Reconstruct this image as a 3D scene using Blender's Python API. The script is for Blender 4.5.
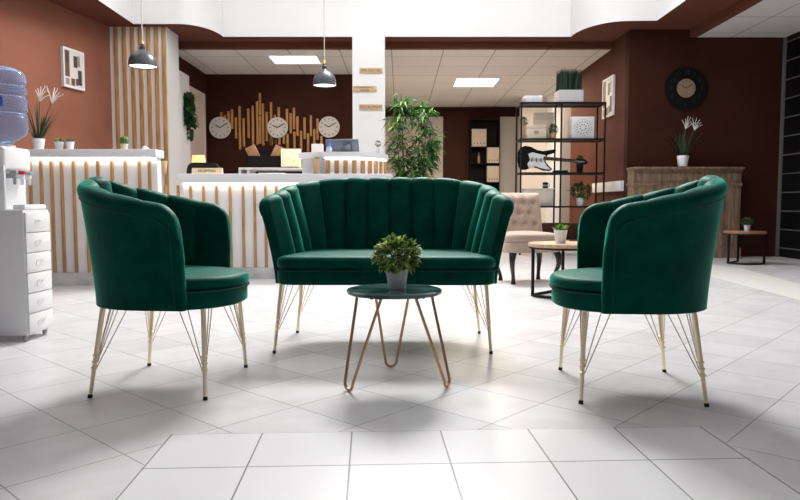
import bpy, bmesh, math, random
from math import sin, cos, pi, sqrt, atan, radians
from mathutils import Vector, Matrix

for o in list(bpy.data.objects):
    bpy.data.objects.remove(o)
S = bpy.context.scene
C = S.collection

# ------------------------------------------------------------------ camera
F, HZ, H = 680.0, 204.0, 0.75            # focal length (px of an 800 px frame), horizon row, eye height (m)
PITCH = atan((250 - HZ) / F)
cd = bpy.data.cameras.new('camera')
cd.sensor_width = 36; cd.lens = F / 800 * 36; cd.clip_start = .05
cam = bpy.data.objects.new('camera', cd); C.objects.link(cam)
cam.location = (0, 0, H); cam.rotation_euler = (pi / 2 - PITCH, 0, 0)
S.camera = cam

# ------------------------------------------------------------------ light and exposure
w = bpy.data.worlds.new('daylight'); S.world = w; w.use_nodes = True
bgn = w.node_tree.nodes['Background']
bgn.inputs[0].default_value = (.95, .97, 1, 1); bgn.inputs[1].default_value = .11
S.view_settings.view_transform = 'Standard'; S.view_settings.look = 'None'
S.view_settings.gamma = 1; S.view_settings.use_curve_mapping = False
S.view_settings.exposure = 0.18

def area(name, loc, target, sx, sy, power, col=(1, 1, 1)):
    l = bpy.data.lights.new(name, 'AREA'); l.shape = 'RECTANGLE'; l.size = sx; l.size_y = sy
    l.energy = power; l.color = col
    o = bpy.data.objects.new(name, l); C.objects.link(o); o.location = loc
    o.rotation_euler = (Vector(target) - Vector(loc)).to_track_quat('-Z', 'Y').to_euler()
    return o
area('skylight', (0.2, 8.4, 5.1), (0.0, -2.5, 1.3), 2.0, 1.1, 540, (1, .985, .96))
area('atrium_fill', (0.2, 3.6, 5.35), (0, 10.0, 3.4), 5.0, 2.4, 100, (1, .99, .98))  # added fill light, aimed at the white atrium wall to brighten it

# ------------------------------------------------------------------ pixel -> world (the real place of a thing at a known depth)
_s, _c = sin(PITCH), cos(PITCH)
def ray(x, y):
    u, v = (x - 400) / F, (250 - y) / F
    return Vector((u, _c + v * _s, -_s + v * _c))
def FL(x, y, z=0.0):
    r = ray(x, y); return Vector((0, 0, H)) + r * ((z - H) / r.z)
def A(x, y, Y):
    r = ray(x, y); return Vector((0, 0, H)) + r * (Y / r.y)
def W(n, Y): return n * Y / F

# ------------------------------------------------------------------ materials
def mat(name, col, rough=.5, metal=0., **k):
    m = bpy.data.materials.new(name); m.use_nodes = True
    b = m.node_tree.nodes['Principled BSDF']
    b.inputs['Base Color'].default_value = (*col, 1)
    b.inputs['Roughness'].default_value = rough
    b.inputs['Metallic'].default_value = metal
    for q, v in k.items():
        b.inputs[q.replace('_', ' ')].default_value = v
    return m
def nd(m, t, **k):
    n = m.node_tree.nodes.new(t)
    for q, v in k.items(): setattr(n, q, v)
    return n
def lk(m, a, b): m.node_tree.links.new(a, b)
def bsdf(m): return m.node_tree.nodes['Principled BSDF']
def noisy(m, c1, c2, scale=4, stretch=(1, 1, 1), detail=4, bump=0, lo=.35, hi=.65, rot=(0, 0, 0)):
    tc = nd(m, 'ShaderNodeTexCoord'); mp = nd(m, 'ShaderNodeMapping')
    mp.inputs['Scale'].default_value = stretch; mp.inputs['Rotation'].default_value = rot
    n = nd(m, 'ShaderNodeTexNoise'); n.inputs['Scale'].default_value = scale; n.inputs['Detail'].default_value = detail
    r = nd(m, 'ShaderNodeValToRGB')
    r.color_ramp.elements[0].position = lo; r.color_ramp.elements[1].position = hi
    r.color_ramp.elements[0].color = (*c1, 1); r.color_ramp.elements[1].color = (*c2, 1)
    lk(m, tc.outputs['Object'], mp.inputs['Vector']); lk(m, mp.outputs[0], n.inputs['Vector'])
    lk(m, n.outputs['Fac'], r.inputs['Fac']); lk(m, r.outputs[0], bsdf(m).inputs['Base Color'])
    if bump:
        bp = nd(m, 'ShaderNodeBump'); bp.inputs['Strength'].default_value = bump; bp.inputs['Distance'].default_value = .01
        lk(m, n.outputs['Fac'], bp.inputs['Height']); lk(m, bp.outputs[0], bsdf(m).inputs['Normal'])
    return m
def emis(name, col, st):
    m = mat(name, col, .5); b = bsdf(m)
    b.inputs['Emission Color'].default_value = (*col, 1); b.inputs['Emission Strength'].default_value = st
    return m
def tiles(name, c1, c2, grout, size, joint, rot=0, off=(0, 0), rough=.3, bump=.3, vein=.0):
    m = mat(name, c1, rough)
    tc = nd(m, 'ShaderNodeTexCoord'); mp = nd(m, 'ShaderNodeMapping')
    mp.vector_type = 'POINT'
    mp.inputs['Rotation'].default_value = (0, 0, rot); mp.inputs['Location'].default_value = (*off, 0)
    br = nd(m, 'ShaderNodeTexBrick'); br.offset = 0; br.squash = 1
    br.inputs['Scale'].default_value = 1; br.inputs['Brick Width'].default_value = size; br.inputs['Row Height'].default_value = size
    br.inputs['Mortar Size'].default_value = joint; br.inputs['Mortar Smooth'].default_value = .1
    br.inputs['Color1'].default_value = (*c1, 1); br.inputs['Color2'].default_value = (*c2, 1); br.inputs['Mortar'].default_value = (*grout, 1)
    lk(m, tc.outputs['Object'], mp.inputs[0]); lk(m, mp.outputs[0], br.inputs['Vector'])
    out = br.outputs['Color']
    if vein:
        n = nd(m, 'ShaderNodeTexNoise'); n.inputs['Scale'].default_value = 3.5; n.inputs['Detail'].default_value = 7; n.inputs['Distortion'].default_value = 1.2
        r = nd(m, 'ShaderNodeValToRGB'); r.color_ramp.elements[0].position = .35; r.color_ramp.elements[1].position = .6
        r.color_ramp.elements[0].color = (1 - vein, 1 - vein * 1.05, 1 - vein * 1.05, 1); r.color_ramp.elements[1].color = (1, 1, 1, 1)
        mx = nd(m, 'ShaderNodeMix', data_type='RGBA', blend_type='MULTIPLY'); mx.inputs[0].default_value = 1
        lk(m, tc.outputs['Object'], n.inputs['Vector']); lk(m, n.outputs['Fac'], r.inputs['Fac'])
        lk(m, out, mx.inputs[6]); lk(m, r.outputs[0], mx.inputs[7]); out = mx.outputs[2]
    lk(m, out, bsdf(m).inputs['Base Color'])
    bp = nd(m, 'ShaderNodeBump', invert=True); bp.inputs['Strength'].default_value = bump; bp.inputs['Distance'].default_value = .002
    lk(m, br.outputs['Fac'], bp.inputs['Height']); lk(m, bp.outputs[0], bsdf(m).inputs['Normal'])
    return m

velvet = mat('green_velvet', (.003, .075, .052), .55, Sheen_Weight=1.0, Sheen_Roughness=.32, Sheen_Tint=(.01, .52, .36, 1), Specular_IOR_Level=.16, Specular_Tint=(.06, .95, .68, 1))
noisy(velvet, (.0003, .034, .022), (.0008, .056, .037), 9, detail=5, bump=.28)
piping_m = mat('green_velvet_seam', (.002, .045, .031), .7, Specular_IOR_Level=.2)
gold = mat('pale_gold_metal', (.96, .82, .57), .38, 1)
gold_wire = mat('gold_wire', (.74, .60, .40), .32, 1)
copper = mat('copper_metal', (.52, .31, .17), .34, 1)
black = mat('black_rubber', (.01, .01, .01), .6)
black_metal = mat('black_metal', (.005, .005, .006), .5, Specular_IOR_Level=.25)
white = mat('white_paint', (.86, .86, .87), .45)
white_lam = mat('white_laminate', (.82, .82, .83), .3)
white_plastic = mat('white_plastic', (.86, .87, .88), .25)
grey_plastic = mat('grey_plastic', (.35, .36, .38), .35)
terracotta = noisy(mat('terracotta_lit_paint', (.35, .135, .085), .8, Specular_IOR_Level=.2), (.27, .105, .066), (.305, .12, .076), 2.2)  # terracotta, with the left wall's stronger light partly mixed into the colour
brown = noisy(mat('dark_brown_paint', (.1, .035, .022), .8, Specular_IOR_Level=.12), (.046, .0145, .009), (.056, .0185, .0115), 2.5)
brown_soffit = mat('brown_soffit_paint', (.15, .052, .035), .8, Specular_IOR_Level=.15)
cream = mat('cream_paint', (.64, .57, .51), .6)
wood = noisy(mat('light_oak', (.5, .28, .1), .5), (.36, .18, .06), (.58, .33, .13), 9, (6, 6, .5), bump=.1)
rod_wood = noisy(mat('pine_rod', (.5, .27, .1), .5), (.42, .19, .05), (.58, .29, .09), 8, (6, 6, .5))
top_wood = noisy(mat('pale_wood_top', (.5, .33, .2), .4), (.46, .30, .19), (.62, .45, .31), 7, (.6, 7, 2))
rust_wood = noisy(mat('reddish_wood_top', (.3, .15, .09), .4), (.24, .11, .06), (.36, .18, .10), 7, (.6, 7, 2))
old_wood = noisy(mat('weathered_wood', (.16, .1, .065), .7), (.15, .095, .062), (.30, .21, .14), 5, (4, 4, .6), bump=.2)
marble = mat('green_marble', (.02, .06, .055), .07)
noisy(marble, (.010, .042, .040), (.11, .20, .185), 7, (1, 2.2, 1), detail=8, lo=.36, hi=.74)
tan_fab = noisy(mat('tan_fabric', (.42, .31, .25), .85, Sheen_Weight=.2), (.39, .285, .23), (.45, .335, .27), 60)
dark_wood = mat('dark_leg_wood', (.012, .009, .008), .35)
ceramic = mat('white_ceramic', (.78, .79, .81), .3)
grey_ceramic = mat('pale_grey_ceramic', (.60, .61, .63), .35)
clay = mat('peach_clay', (.55, .36, .22), .7)
soil = mat('soil', (.03, .02, .012), .9)
leafs = [mat('leaf_deep', (.025, .08, .016), .45), mat('leaf_mid', (.12, .23, .045), .45), mat('leaf_bright', (.42, .52, .13), .45)]
bamboo = [mat('bamboo_leaf_deep', (.015, .085, .022), .5), mat('bamboo_leaf_mid', (.06, .22, .045), .5), mat('bamboo_leaf_light', (.26, .46, .08), .5)]
def translucent(m, f=.35):
    b = bsdf(m); tr = nd(m, 'ShaderNodeBsdfTranslucent'); tr.inputs[0].default_value = b.inputs['Base Color'].default_value
    mx = nd(m, 'ShaderNodeMixShader'); mx.inputs[0].default_value = f
    out = [n for n in m.node_tree.nodes if n.type == 'OUTPUT_MATERIAL'][0]
    lk(m, b.outputs[0], mx.inputs[1]); lk(m, tr.outputs[0], mx.inputs[2]); lk(m, mx.outputs[0], out.inputs['Surface'])
for _m in leafs + bamboo: translucent(_m)
grass_m = [mat('blade_deep', (.015, .04, .012), .55), mat('blade_mid', (.04, .09, .02), .55), mat('blade_yellow', (.30, .22, .04), .55)]
ivy_m = [mat('ivy_deep', (.012, .06, .015), .5), mat('ivy_mid', (.04, .13, .03), .5)]
stem_m = mat('brown_stem', (.12, .075, .035), .7)
petal = mat('white_petal', (.85, .84, .80), .6)
shade_out = mat('charcoal_enamel', (.035, .04, .048), .35)
brass = mat('brass', (.7, .48, .16), .3, 1)
cord_m = mat('pale_cord', (.55, .53, .5), .6)
lamp_glow = emis('lamp_inside_glow', (1, .97, .92), 2.2)
panel_glow = emis('ceiling_panel_glow', (1, .97, .92), 7)
led = emis('led_strip_glow', (1, .985, .96), 5)
shade_glow = emis('amber_shade_glow', (1, .66, .22), .9)
deco_glow = emis('pattern_lamp_glow', (1, .82, .52), .32)
clock_face = mat('clock_face', (.72, .66, .61), .4)
ink = mat('dark_ink', (.03, .02, .015), .6)
sign_wood = noisy(mat('sign_wood', (.6, .42, .22), .5), (.55, .38, .2), (.66, .47, .26), 6, (.5, 5, 5))
kraft = mat('cream_board', (.66, .56, .45), .7)
folder_m = noisy(mat('brown_folder', (.4, .2, .09), .6), (.34, .17, .08), (.45, .24, .12), 8, (4, 1, 1))
black_box = mat('black_board', (.008, .006, .006), .7, Specular_IOR_Level=.2)
screen_grey = mat('monitor_shell', (.09, .11, .14), .35)
blue_pl = mat('blue_plastic', (.08, .12, .55), .35)
clear_pl = mat('clear_plastic', (.75, .82, .95), .1, Transmission_Weight=.6, IOR=1.2)
bottle_m = mat('blue_bottle_plastic', (.48, .63, .90), .05, Transmission_Weight=.72, IOR=1.10)
label_blue = mat('blue_label', (.02, .10, .55), .4)
red_pl = mat('red_plastic', (.6, .03, .03), .4)
vinyl = mat('black_vinyl', (.004, .004, .0045), .45, Specular_IOR_Level=.25)
dial_tan = mat('tan_dial', (.30, .205, .13), .6)
grey_line = mat('grey_metal_line', (.17, .17, .175), .5)
black_panel = mat('black_panel', (.005, .005, .006), .5, Specular_IOR_Level=.2)
sofa_grass = [mat('box_grass_deep', (.010, .035, .016), .6), mat('box_grass_mid', (.02, .06, .025), .6)]
dark_door = mat('dark_door_brown', (.05, .016, .009), .6, Specular_IOR_Level=.15)
photo_m = [mat('print_paper', (.75, .70, .66), .5), mat('print_brown', (.13, .07, .045), .5), mat('print_dark', (.05, .04, .04), .5), mat('print_grey', (.28, .26, .25), .5)]
guitar_black = mat('guitar_black_lacquer', (.008, .008, .009), .15)
guitar_white = mat('guitar_white_plate', (.75, .76, .78), .25)
fret_wood = mat('fretboard_wood', (.05, .025, .015), .4)
ceil_tile = tiles('ceiling_tiles', (.80, .76, .72), (.84, .80, .76), (.36, .33, .31), .80, .008, 0, (.13, .1), .8, .1)
slab_tile = tiles('floor_tiles_diagonal', (.62, .62, .64), (.71, .71, .73), (.27, .27, .275), .3265, .0022, 0, (0, 0), .30, .3, .10)
bsdf(slab_tile).inputs['Specular IOR Level'].default_value = .35
strip_tile = tiles('floor_tiles_straight', (.74, .74, .765), (.78, .78, .805), (.26, .26, .27), .283, .0026, 0, (0, 0), .26, .3)

# ------------------------------------------------------------------ mesh helpers
class MB:
    def __init__(s): s.bm = bmesh.new(); s.mi = 0
    def _mark(s, faces):
        for f in faces: f.material_index = s.mi
    def box(s, c, d, rot=None, bev=0, seg=2):
        r = bmesh.ops.create_cube(s.bm, size=1); vs = r['verts']
        bmesh.ops.scale(s.bm, vec=d, verts=vs)
        fs = list({f for v in vs for f in v.link_faces})
        if bev:
            es = list({e for v in vs for e in v.link_edges})
            rr = bmesh.ops.bevel(s.bm, geom=es, offset=bev, segments=seg, affect='EDGES', profile=.5)
            vs = list({v for f in rr['faces'] for v in f.verts} | {v for v in vs if v.is_valid})
            fs = list({f for v in vs for f in v.link_faces})
        if rot is not None:
            bmesh.ops.transform(s.bm, matrix=rot.to_4x4() if len(rot) == 3 else rot, verts=vs)
        bmesh.ops.translate(s.bm, vec=c, verts=vs); s._mark(fs); return s
    def b2(s, lo, hi, bev=0, seg=2):
        lo, hi = Vector(lo), Vector(hi)
        return s.box((lo + hi) / 2, (abs(hi.x - lo.x), abs(hi.y - lo.y), abs(hi.z - lo.z)), None, bev, seg)
    def rings(s, rings, cap0=True, cap1=True, closed=False):
        vr = [[s.bm.verts.new(p) for p in r] for r in rings]; n = len(vr[0]); fs = []
        rng = range(len(vr) if closed else len(vr) - 1)
        for i in rng:
            a, b = vr[i], vr[(i + 1) % len(vr)]
            for j in range(n):
                k = (j + 1) % n
                try: fs.append(s.bm.faces.new((a[j], a[k], b[k], b[j])))
                except ValueError: pass
        if not closed:
            if cap0: fs.append(s.bm.faces.new(list(reversed(vr[0]))))
            if cap1: fs.append(s.bm.faces.new(vr[-1]))
        s._mark(fs); return s
    def tube(s, pts, r, n=8, r2=None, closed=False):
        pts = [Vector(p) for p in pts]; m = len(pts); rs = []
        prev = None
        for i, p in enumerate(pts):
            if closed: t = pts[(i + 1) % m] - pts[i - 1]
            else: t = pts[min(i + 1, m - 1)] - pts[max(i - 1, 0)]
            t.normalize()
            if prev is None:
                a = Vector((0, 0, 1)) if abs(t.z) < .9 else Vector((1, 0, 0))
                u = t.cross(a).normalized()
            else:
                u = (prev - t * prev.dot(t)).normalized()
            prev = u; v = t.cross(u)
            rr = r if r2 is None else r + (r2 - r) * i / (m - 1)
            rs.append([p + (u * cos(2 * pi * k / n) + v * sin(2 * pi * k / n)) * rr for k in range(n)])
        return s.rings(rs, closed=closed)
    def lathe(s, prof, c=(0, 0, 0), n=32, axis='z', cap=True):
        c = Vector(c); rs = []
        for (r, z) in prof:
            row = []
            for k in range(n):
                a = 2 * pi * k / n; x, y = max(r, 1e-4) * cos(a), max(r, 1e-4) * sin(a)
                p = Vector((x, y, z)) if axis == 'z' else (Vector((x, -z, y)) if axis == 'y' else Vector((z, x, y)))
                row.append(c + p)
            rs.append(row)
        return s.rings(rs, cap, cap)
    def prism(s, poly, z0, z1, f=None):
        f = f or (lambda x, y, z: Vector((x, y, z)))
        return s.rings([[f(x, y, z0) for x, y in poly], [f(x, y, z1) for x, y in poly]])
    def quad(s, *p):
        s._mark([s.bm.faces.new([s.bm.verts.new(q) for q in p])]); return s
    def leaf(s, p, d, L, wd, droop=.2, up=None):
        p = Vector(p); d = Vector(d).normalized(); up = up or Vector((0, 0, 1))
        sd = d.cross(up)
        if sd.length < 1e-3: sd = Vector((1, 0, 0))
        sd.normalize(); nrm = sd.cross(d)
        mid = p + d * L * .5 - nrm * 0; tip = p + d * L - Vector((0, 0, droop * L))
        f = nrm * wd * .25
        v = [s.bm.verts.new(q) for q in (p, p + d * L * .4 + sd * wd / 2 + f, mid + d * 0, p + d * L * .4 - sd * wd / 2 + f, tip)]
        s._mark([s.bm.faces.new((v[0], v[1], v[2])), s.bm.faces.new((v[0], v[2], v[3])),
                 s.bm.faces.new((v[1], v[4], v[2])), s.bm.faces.new((v[3], v[2], v[4]))]); return s
    def blade(s, p, d, L, wd, bend=.3, n=5):
        p = Vector(p); d = Vector(d).normalized(); h = Vector((d.x, d.y, 0))
        if h.length < 1e-3: h = Vector((1, 0, 0))
        h.normalize(); sd = h.cross(Vector((0, 0, 1))); prev = None; fs = []
        q = p.copy(); dd = d.copy()
        for i in range(n + 1):
            t = i / n; ww = wd * (1 - t) ** .7 * .5
            a, b = s.bm.verts.new(q + sd * (ww + 1e-4)), s.bm.verts.new(q - sd * (ww + 1e-4))
            if prev: fs.append(s.bm.faces.new((prev[0], a, b, prev[1])))
            prev = (a, b); dd = (dd + h * bend / n - Vector((0, 0, bend * t * 1.2 / n))).normalized(); q = q + dd * L / n
        s._mark(fs); return s
    def build(s, name, m, parent=None, loc=None, rotz=0, smooth=True, ang=40):
        bmesh.ops.recalc_face_normals(s.bm, faces=s.bm.faces)
        me = bpy.data.meshes.new(name); s.bm.to_mesh(me); s.bm.free()
        for mm in (m if isinstance(m, (list, tuple)) else [m]): me.materials.append(mm)
        if smooth:
            for p in me.polygons: p.use_smooth = True
            me.set_sharp_from_angle(angle=radians(ang))
        o = bpy.data.objects.new(name, me); C.objects.link(o)
        if parent: o.parent = parent
        if loc is not None: o.location = loc
        o.rotation_euler = (0, 0, rotz)
        return o

def thing(name, label, cat, loc, rotz=0, group=None):
    o = bpy.data.objects.new(name, None); C.objects.link(o); o.empty_display_size = .1
    o.location = loc; o.rotation_euler = (0, 0, rotz); return tag(o, label, cat, group)
def tag(o, label, cat, group=None, kind=None):
    o['label'] = label; o['category'] = cat
    if group: o['group'] = group
    if kind: o['kind'] = kind
    return o
def struct(o): o['kind'] = 'structure'; return o
def text_mesh(name, txt, size, m, parent, loc, rot=(pi / 2, 0, 0), extrude=.001):
    cu = bpy.data.curves.new(name, 'FONT'); cu.body = txt; cu.size = size; cu.align_x = 'CENTER'; cu.align_y = 'CENTER'; cu.extrude = extrude
    t = bpy.data.objects.new(name + '_tmp', cu); C.objects.link(t)
    bpy.context.view_layer.update()
    me = bpy.data.meshes.new_from_object(t.evaluated_get(bpy.context.evaluated_depsgraph_get()))
    bpy.data.objects.remove(t); bpy.data.curves.remove(cu)
    me.materials.clear(); me.materials.append(m); me.name = name
    o = bpy.data.objects.new(name, me); C.objects.link(o); o.parent = parent; o.location = loc; o.rotation_euler = rot
    return o
def lerp(a, b, t): return a + (b - a) * t
def rounded_poly(outline, rad, n=6):
    """round the corners of a 2D polygon"""
    out = []; m = len(outline)
    for i in range(m):
        p0, p1, p2 = Vector(outline[i - 1]), Vector(outline[i]), Vector(outline[(i + 1) % m])
        r = rad[i] if isinstance(rad, (list, tuple)) else rad
        a = (p0 - p1).normalized(); b = (p2 - p1).normalized()
        for k in range(n + 1):
            t = k / n
            s0, s1 = p1 + a * r, p1 + b * r
            q = s0 * (1 - t) ** 2 + p1 * 2 * t * (1 - t) + s1 * t ** 2
            out.append((q.x, q.y))
    return out
def soft_prism(mb, outline, z0, z1, r, dome=.0, n=5):
    """a cushion: an outline swept up with rounded edges and a domed top"""
    cx = sum(p[0] for p in outline) / len(outline); cy = sum(p[1] for p in outline) / len(outline)
    ext = max(max(abs(p[0] - cx) for p in outline), 1e-6); exy = max(abs(p[1] - cy) for p in outline)
    def ring(ins, z): return [Vector((cx + (x - cx) * (1 - ins / ext), cy + (y - cy) * (1 - ins / exy), z)) for x, y in outline]
    rs = []
    for i in range(n + 1):
        a = pi / 2 * i / n; rs.append(ring(r * (1 - sin(a)), z0 + r * (1 - cos(a))))
    for i in range(n + 1):
        a = pi / 2 * i / n; rs.append(ring(r * (1 - cos(a)), z1 - r * (1 - sin(a))))
    for t in (.75, .5, .25, .08):
        rs.append([Vector((cx + (p.x - cx) * t, cy + (p.y - cy) * t, z1 + dome * (1 - t * t))) for p in rs[2 * n + 1]])
    mb.rings(rs); return mb

# ================================================================== THE SETTING
HS, HC = 3.2, 3.11                 # underside of the brown soffit, suspended ceilings
YF = FL(400, 36.6, HS).y           # back edge of the atrium opening
YB = FL(400, 42, HS).y             # beam face behind it
YW = 9.75                          # brown wall behind the mantel
XW = A(630, 31, YW).x              # its left corner
YR = FL(206, 74.3, HC).y           # wall with the clocks
YE = FL(450, 107, HC).y            # far end wall
corner = Vector((A(109.5, 27, 9.6).x, 9.6, 0))
XR = A(783, 100, YW).x             # black panelled wall on the right

m = MB(); m.b2((-9, -3, -.12), (10, YE + .4, 0)); fl = m.build('floor', slab_tile, smooth=False); struct(fl)
FA = radians(47.7)
mp = [n for n in slab_tile.node_tree.nodes if n.type == 'MAPPING'][0]
mp.inputs['Rotation'].default_value = (0, 0, -FA)
mp.inputs['Location'].default_value = (.1876 * .3265, .0112 * .3265, 0)

# straight laid tiles in the foreground
sA, sB = FL(171.4, 433.5), FL(701, 425.5)
dirx = (sB - sA).normalized(); diry = Vector((dirx.y, -dirx.x, 0))
st0 = FL(262.6, 433.2)
m = MB()
LA, LB = (sA - st0).dot(dirx), (sB - st0).dot(dirx)
m.b2((LA, -1.6, -.02), (LB, 0, .0012))
o = m.build('floor_strip', strip_tile, smooth=False, loc=(st0.x, st0.y, 0)); o.rotation_euler = (0, 0, math.atan2(dirx.y, dirx.x)); struct(o); o.name = 'trim_1'
_bn = strip_tile.node_tree.nodes['Brick Texture']; _bn.inputs['Row Height'].default_value = FL(400, 431.6).y - FL(400, 465.2).y
strip_tile.node_tree.nodes['Brick Texture'].inputs['Brick Width'].default_value = .2925
# pale band of floor that runs off to the right
m = MB(); pts = [FL(*p) for p in ((640, 256), (742, 268.5), (800, 284), (860, 300), (860, 318), (800, 300), (712, 277), (640, 266))]
m.rings([[Vector((p.x, p.y, -.02)) for p in pts], [Vector((p.x, p.y, .001)) for p in pts]])
o = m.build('trim_2', mat('pale_floor_band', (.84, .83, .80), .3), smooth=False); struct(o)

# left wall
dl = Vector((-.2, -1, 0)).normalized(); a0 = corner; a1 = corner + dl * 7.5
nl = Vector((-dl.y, dl.x, 0))
if nl.x > 0: nl = -nl
m = MB(); m.prism([(a0.x, a0.y), (a1.x, a1.y), (a1.x + nl.x * .15, a1.y + nl.y * .15), (a0.x + nl.x * .15, a0.y + nl.y * .15)], 0, HS)
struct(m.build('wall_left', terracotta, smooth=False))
def on_left_wall(x, y):
    r = ray(x, y); n = -nl; c = Vector((0, 0, H)); t = (corner - c).dot(n) / r.dot(n); return c + r * t

# soffit with the curved opening
def sp(x, y): return FL(x, y, HS)
XL, XRi = sp(98, 0).x, sp(656, 20.4).x + .02
edgeL = [(XL, -.5), (XL, sp(133, 22.5).y)]
p0, p1 = sp(178, 23.8), sp(223, 36.6); e0 = sp(133, 22.6)
for k in range(11):
    a = pi / 2 * k / 10; edgeL.append((lerp(p0.x, p1.x, sin(a)), lerp(p0.y, YF, 1 - cos(a))))
q0, q1 = sp(628, 20.8), sp(571, 36.6)
edgeR = []
for k in range(11):
    a = pi / 2 * k / 10; edgeR.append((lerp(q1.x, q0.x, 1 - cos(a)), lerp(YF, q0.y, sin(a))))
edgeR += [(XRi, sp(656, 20.4).y), (XRi, -.5)]
edgeL[1] = (XL, p0.y); 
edge = edgeL + edgeR
m = MB()
def flat(poly, z, t=.05): m.rings([[Vector((x, y, z)) for x, y in poly], [Vector((x, y, z + t)) for x, y in poly]])
XO = 4.9
# left side, right side, back
iL = [p for p in edgeL]
flat([(-9, -.5), (XL, -.5), (XL, p0.y), (-9, p0.y)], HS)
flat([(-9, p0.y), (XL, p0.y)] + edgeL[2:] + [(p1.x, YB), (-9, YB)], HS)
flat([(XRi, -.5), (A(690, 40, YW).x, -.5), (A(690, 40, YW).x, q0.y), (XRi, q0.y)], HS)
flat([(q1.x, YB)] + edgeR[:-2] + [(XRi, q0.y), (XO + 1.5, q0.y), (XO + 1.5, YB)], HS)
flat([(p1.x, YF), (q1.x, YF), (q1.x, YB), (p1.x, YB)], HS)
# beam face behind the soffit and step down to the right hand ceiling
m.b2((-4.6, YB, HC), (XW + .1, YB + .12, HS + .05))
xs = A(690, 40, YW).x
m.b2((xs, -.5, HC - .02), (xs + .1, YW + .1, HS + .05))
struct(m.build('trim_3', brown_soffit, smooth=False))
# atrium walls above the opening
m = MB(); ZT = 5.6; tk = .12
poly = edge
for i in range(len(poly) - 1):
    (x0, y0), (x1, y1) = [(p[0] * .998, p[1] - .006) for p in (poly[i], poly[i + 1])]
    d = Vector((x1 - x0, y1 - y0, 0))
    if d.length < 1e-4: continue
    m.quad(Vector((x0, y0, HS - .004)), Vector((x1, y1, HS - .004)), Vector((x1, y1, ZT)), Vector((x0, y0, ZT)))
bmesh.ops.remove_doubles(m.bm, verts=m.bm.verts, dist=1e-4)
struct(m.build('wall_atrium', white))
m = MB(); m.b2((-6, -.5, ZT), (6, YF + .2, ZT + .1)); struct(m.build('ceiling_atrium', white, smooth=False))

# suspended ceilings
m = MB(); m.b2((-4.6, YB + .1, HC), (XW + .15, YE + .2, HC + .06)); struct(m.build('ceiling', ceil_tile, smooth=False))
m = MB(); m.b2((xs + .1, -.5, HC - .02), (XR + 3, YW + .15, HC + .06)); struct(m.build('ceiling_right', ceil_tile, smooth=False))

# brown walls
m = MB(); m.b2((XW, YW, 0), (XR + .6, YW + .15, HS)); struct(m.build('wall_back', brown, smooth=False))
YO = 13.0
m = MB(); m.b2((XW, YW + .151, 0), (XW + .15, YO, HS)); struct(m.build('wall_recess', noisy(mat('brick_red_paint', (.2, .07, .04), .8, Specular_IOR_Level=.15), (.095, .031, .018), (.115, .039, .023), 2.5), smooth=False))
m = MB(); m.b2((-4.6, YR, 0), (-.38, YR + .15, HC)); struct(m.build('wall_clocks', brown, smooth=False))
XA = A(206, 74, YR).x
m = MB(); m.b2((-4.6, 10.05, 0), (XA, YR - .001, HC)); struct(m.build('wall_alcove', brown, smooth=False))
m = MB(); m.b2((-.53, YR + .151, 0), (-.38, YE, HC)); struct(m.build('wall_passage', cream, smooth=False))
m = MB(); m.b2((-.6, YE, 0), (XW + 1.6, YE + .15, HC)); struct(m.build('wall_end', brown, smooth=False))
# cream panelling on the far end wall
def endbox(x0, x1, y0, dep, mt, name):
    a, b = A(x0, y0, YE), A(x1, y0, YE)
    mm = MB(); mm.b2((a.x, YE - dep, 0), (b.x, YE - .001, a.z)); return mm.build(name, mt, smooth=False)
struct(endbox(380, 443, 117, .04, cream, 'trim_4'))
struct(endbox(500, 521, 117, .04, cream, 'trim_5'))
# pale wall and column behind the shelving rack
m = MB(); a, b = A(521, 100, 15.2), A(564, 100, 15.2); m.b2((a.x, 15.2, 0), (b.x + .02, 15.35, HC)); struct(m.build('wall_bay', cream, smooth=False))
m = MB(); a, b = A(553, 100, 14.6), A(562, 100, 14.6); m.b2((a.x, 14.6, 0), (b.x, 15.19, HC)); struct(m.build('trim_6', white, smooth=False))
m = MB(); m.b2((A(563, 100, 14).x, 14, 0), (XW + 1.2, 14.15, HC)); struct(m.build('wall_gap', mat('grey_beige_paint', (.36, .32, .29), .7), smooth=False))
# black panelled wall on the right with grey joints
m = MB(); m.b2((XR, 1, 0), (XR + .12, YW - .001, HC - .021))
m.mi = 1; z = .12
while z < HC: m.b2((XR - .012, 1, z), (XR + .01, YW - .002, z + .014)); z += .262
m.b2((XR - .03, YW - .05, 0), (XR + .01, YW - .002, HC - .03))
struct(m.build('wall_right', [black_panel, grey_line], smooth=False))
# door on the alcove wall
d0, d1 = 11.42, 12.25; dz = 2.62
dr = MB(); dr.b2((XA, d0, 0), (XA + .03, d1, dz)); dr.b2((XA + .03, d0 + .16, .2), (XA + .04, d1 - .16, 1.1), .004); dr.b2((XA + .03, d0 + .16, 1.25), (XA + .04, d1 - .16, dz - .2), .004)
door = struct(dr.build('door_1', mat('cream_door', (.62, .52, .46), .5), smooth=False))
dr = MB(); dr.b2((XA, d0 - .09, 0), (XA + .05, d0, dz + .09)); dr.b2((XA, d1, 0), (XA + .05, d1 + .09, dz + .09)); dr.b2((XA, d0, dz), (XA + .05, d1, dz + .09))
dr.build('door_frame', mat('door_frame_cream', (.66, .58, .53), .5), door, smooth=False)
dr = MB(); dr.tube([(XA + .03, d0 + .1, 1.05), (XA + .09, d0 + .1, 1.05), (XA + .09, d0 + .22, 1.05)], .009); dr.build('door_handle', gold_wire, door)
m = MB(); m.b2((XA, 10.75, 0), (XA + .10, 11.25, A(180, 73, 11).z), .005); struct(m.build('trim_7', white, smooth=False))

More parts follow.
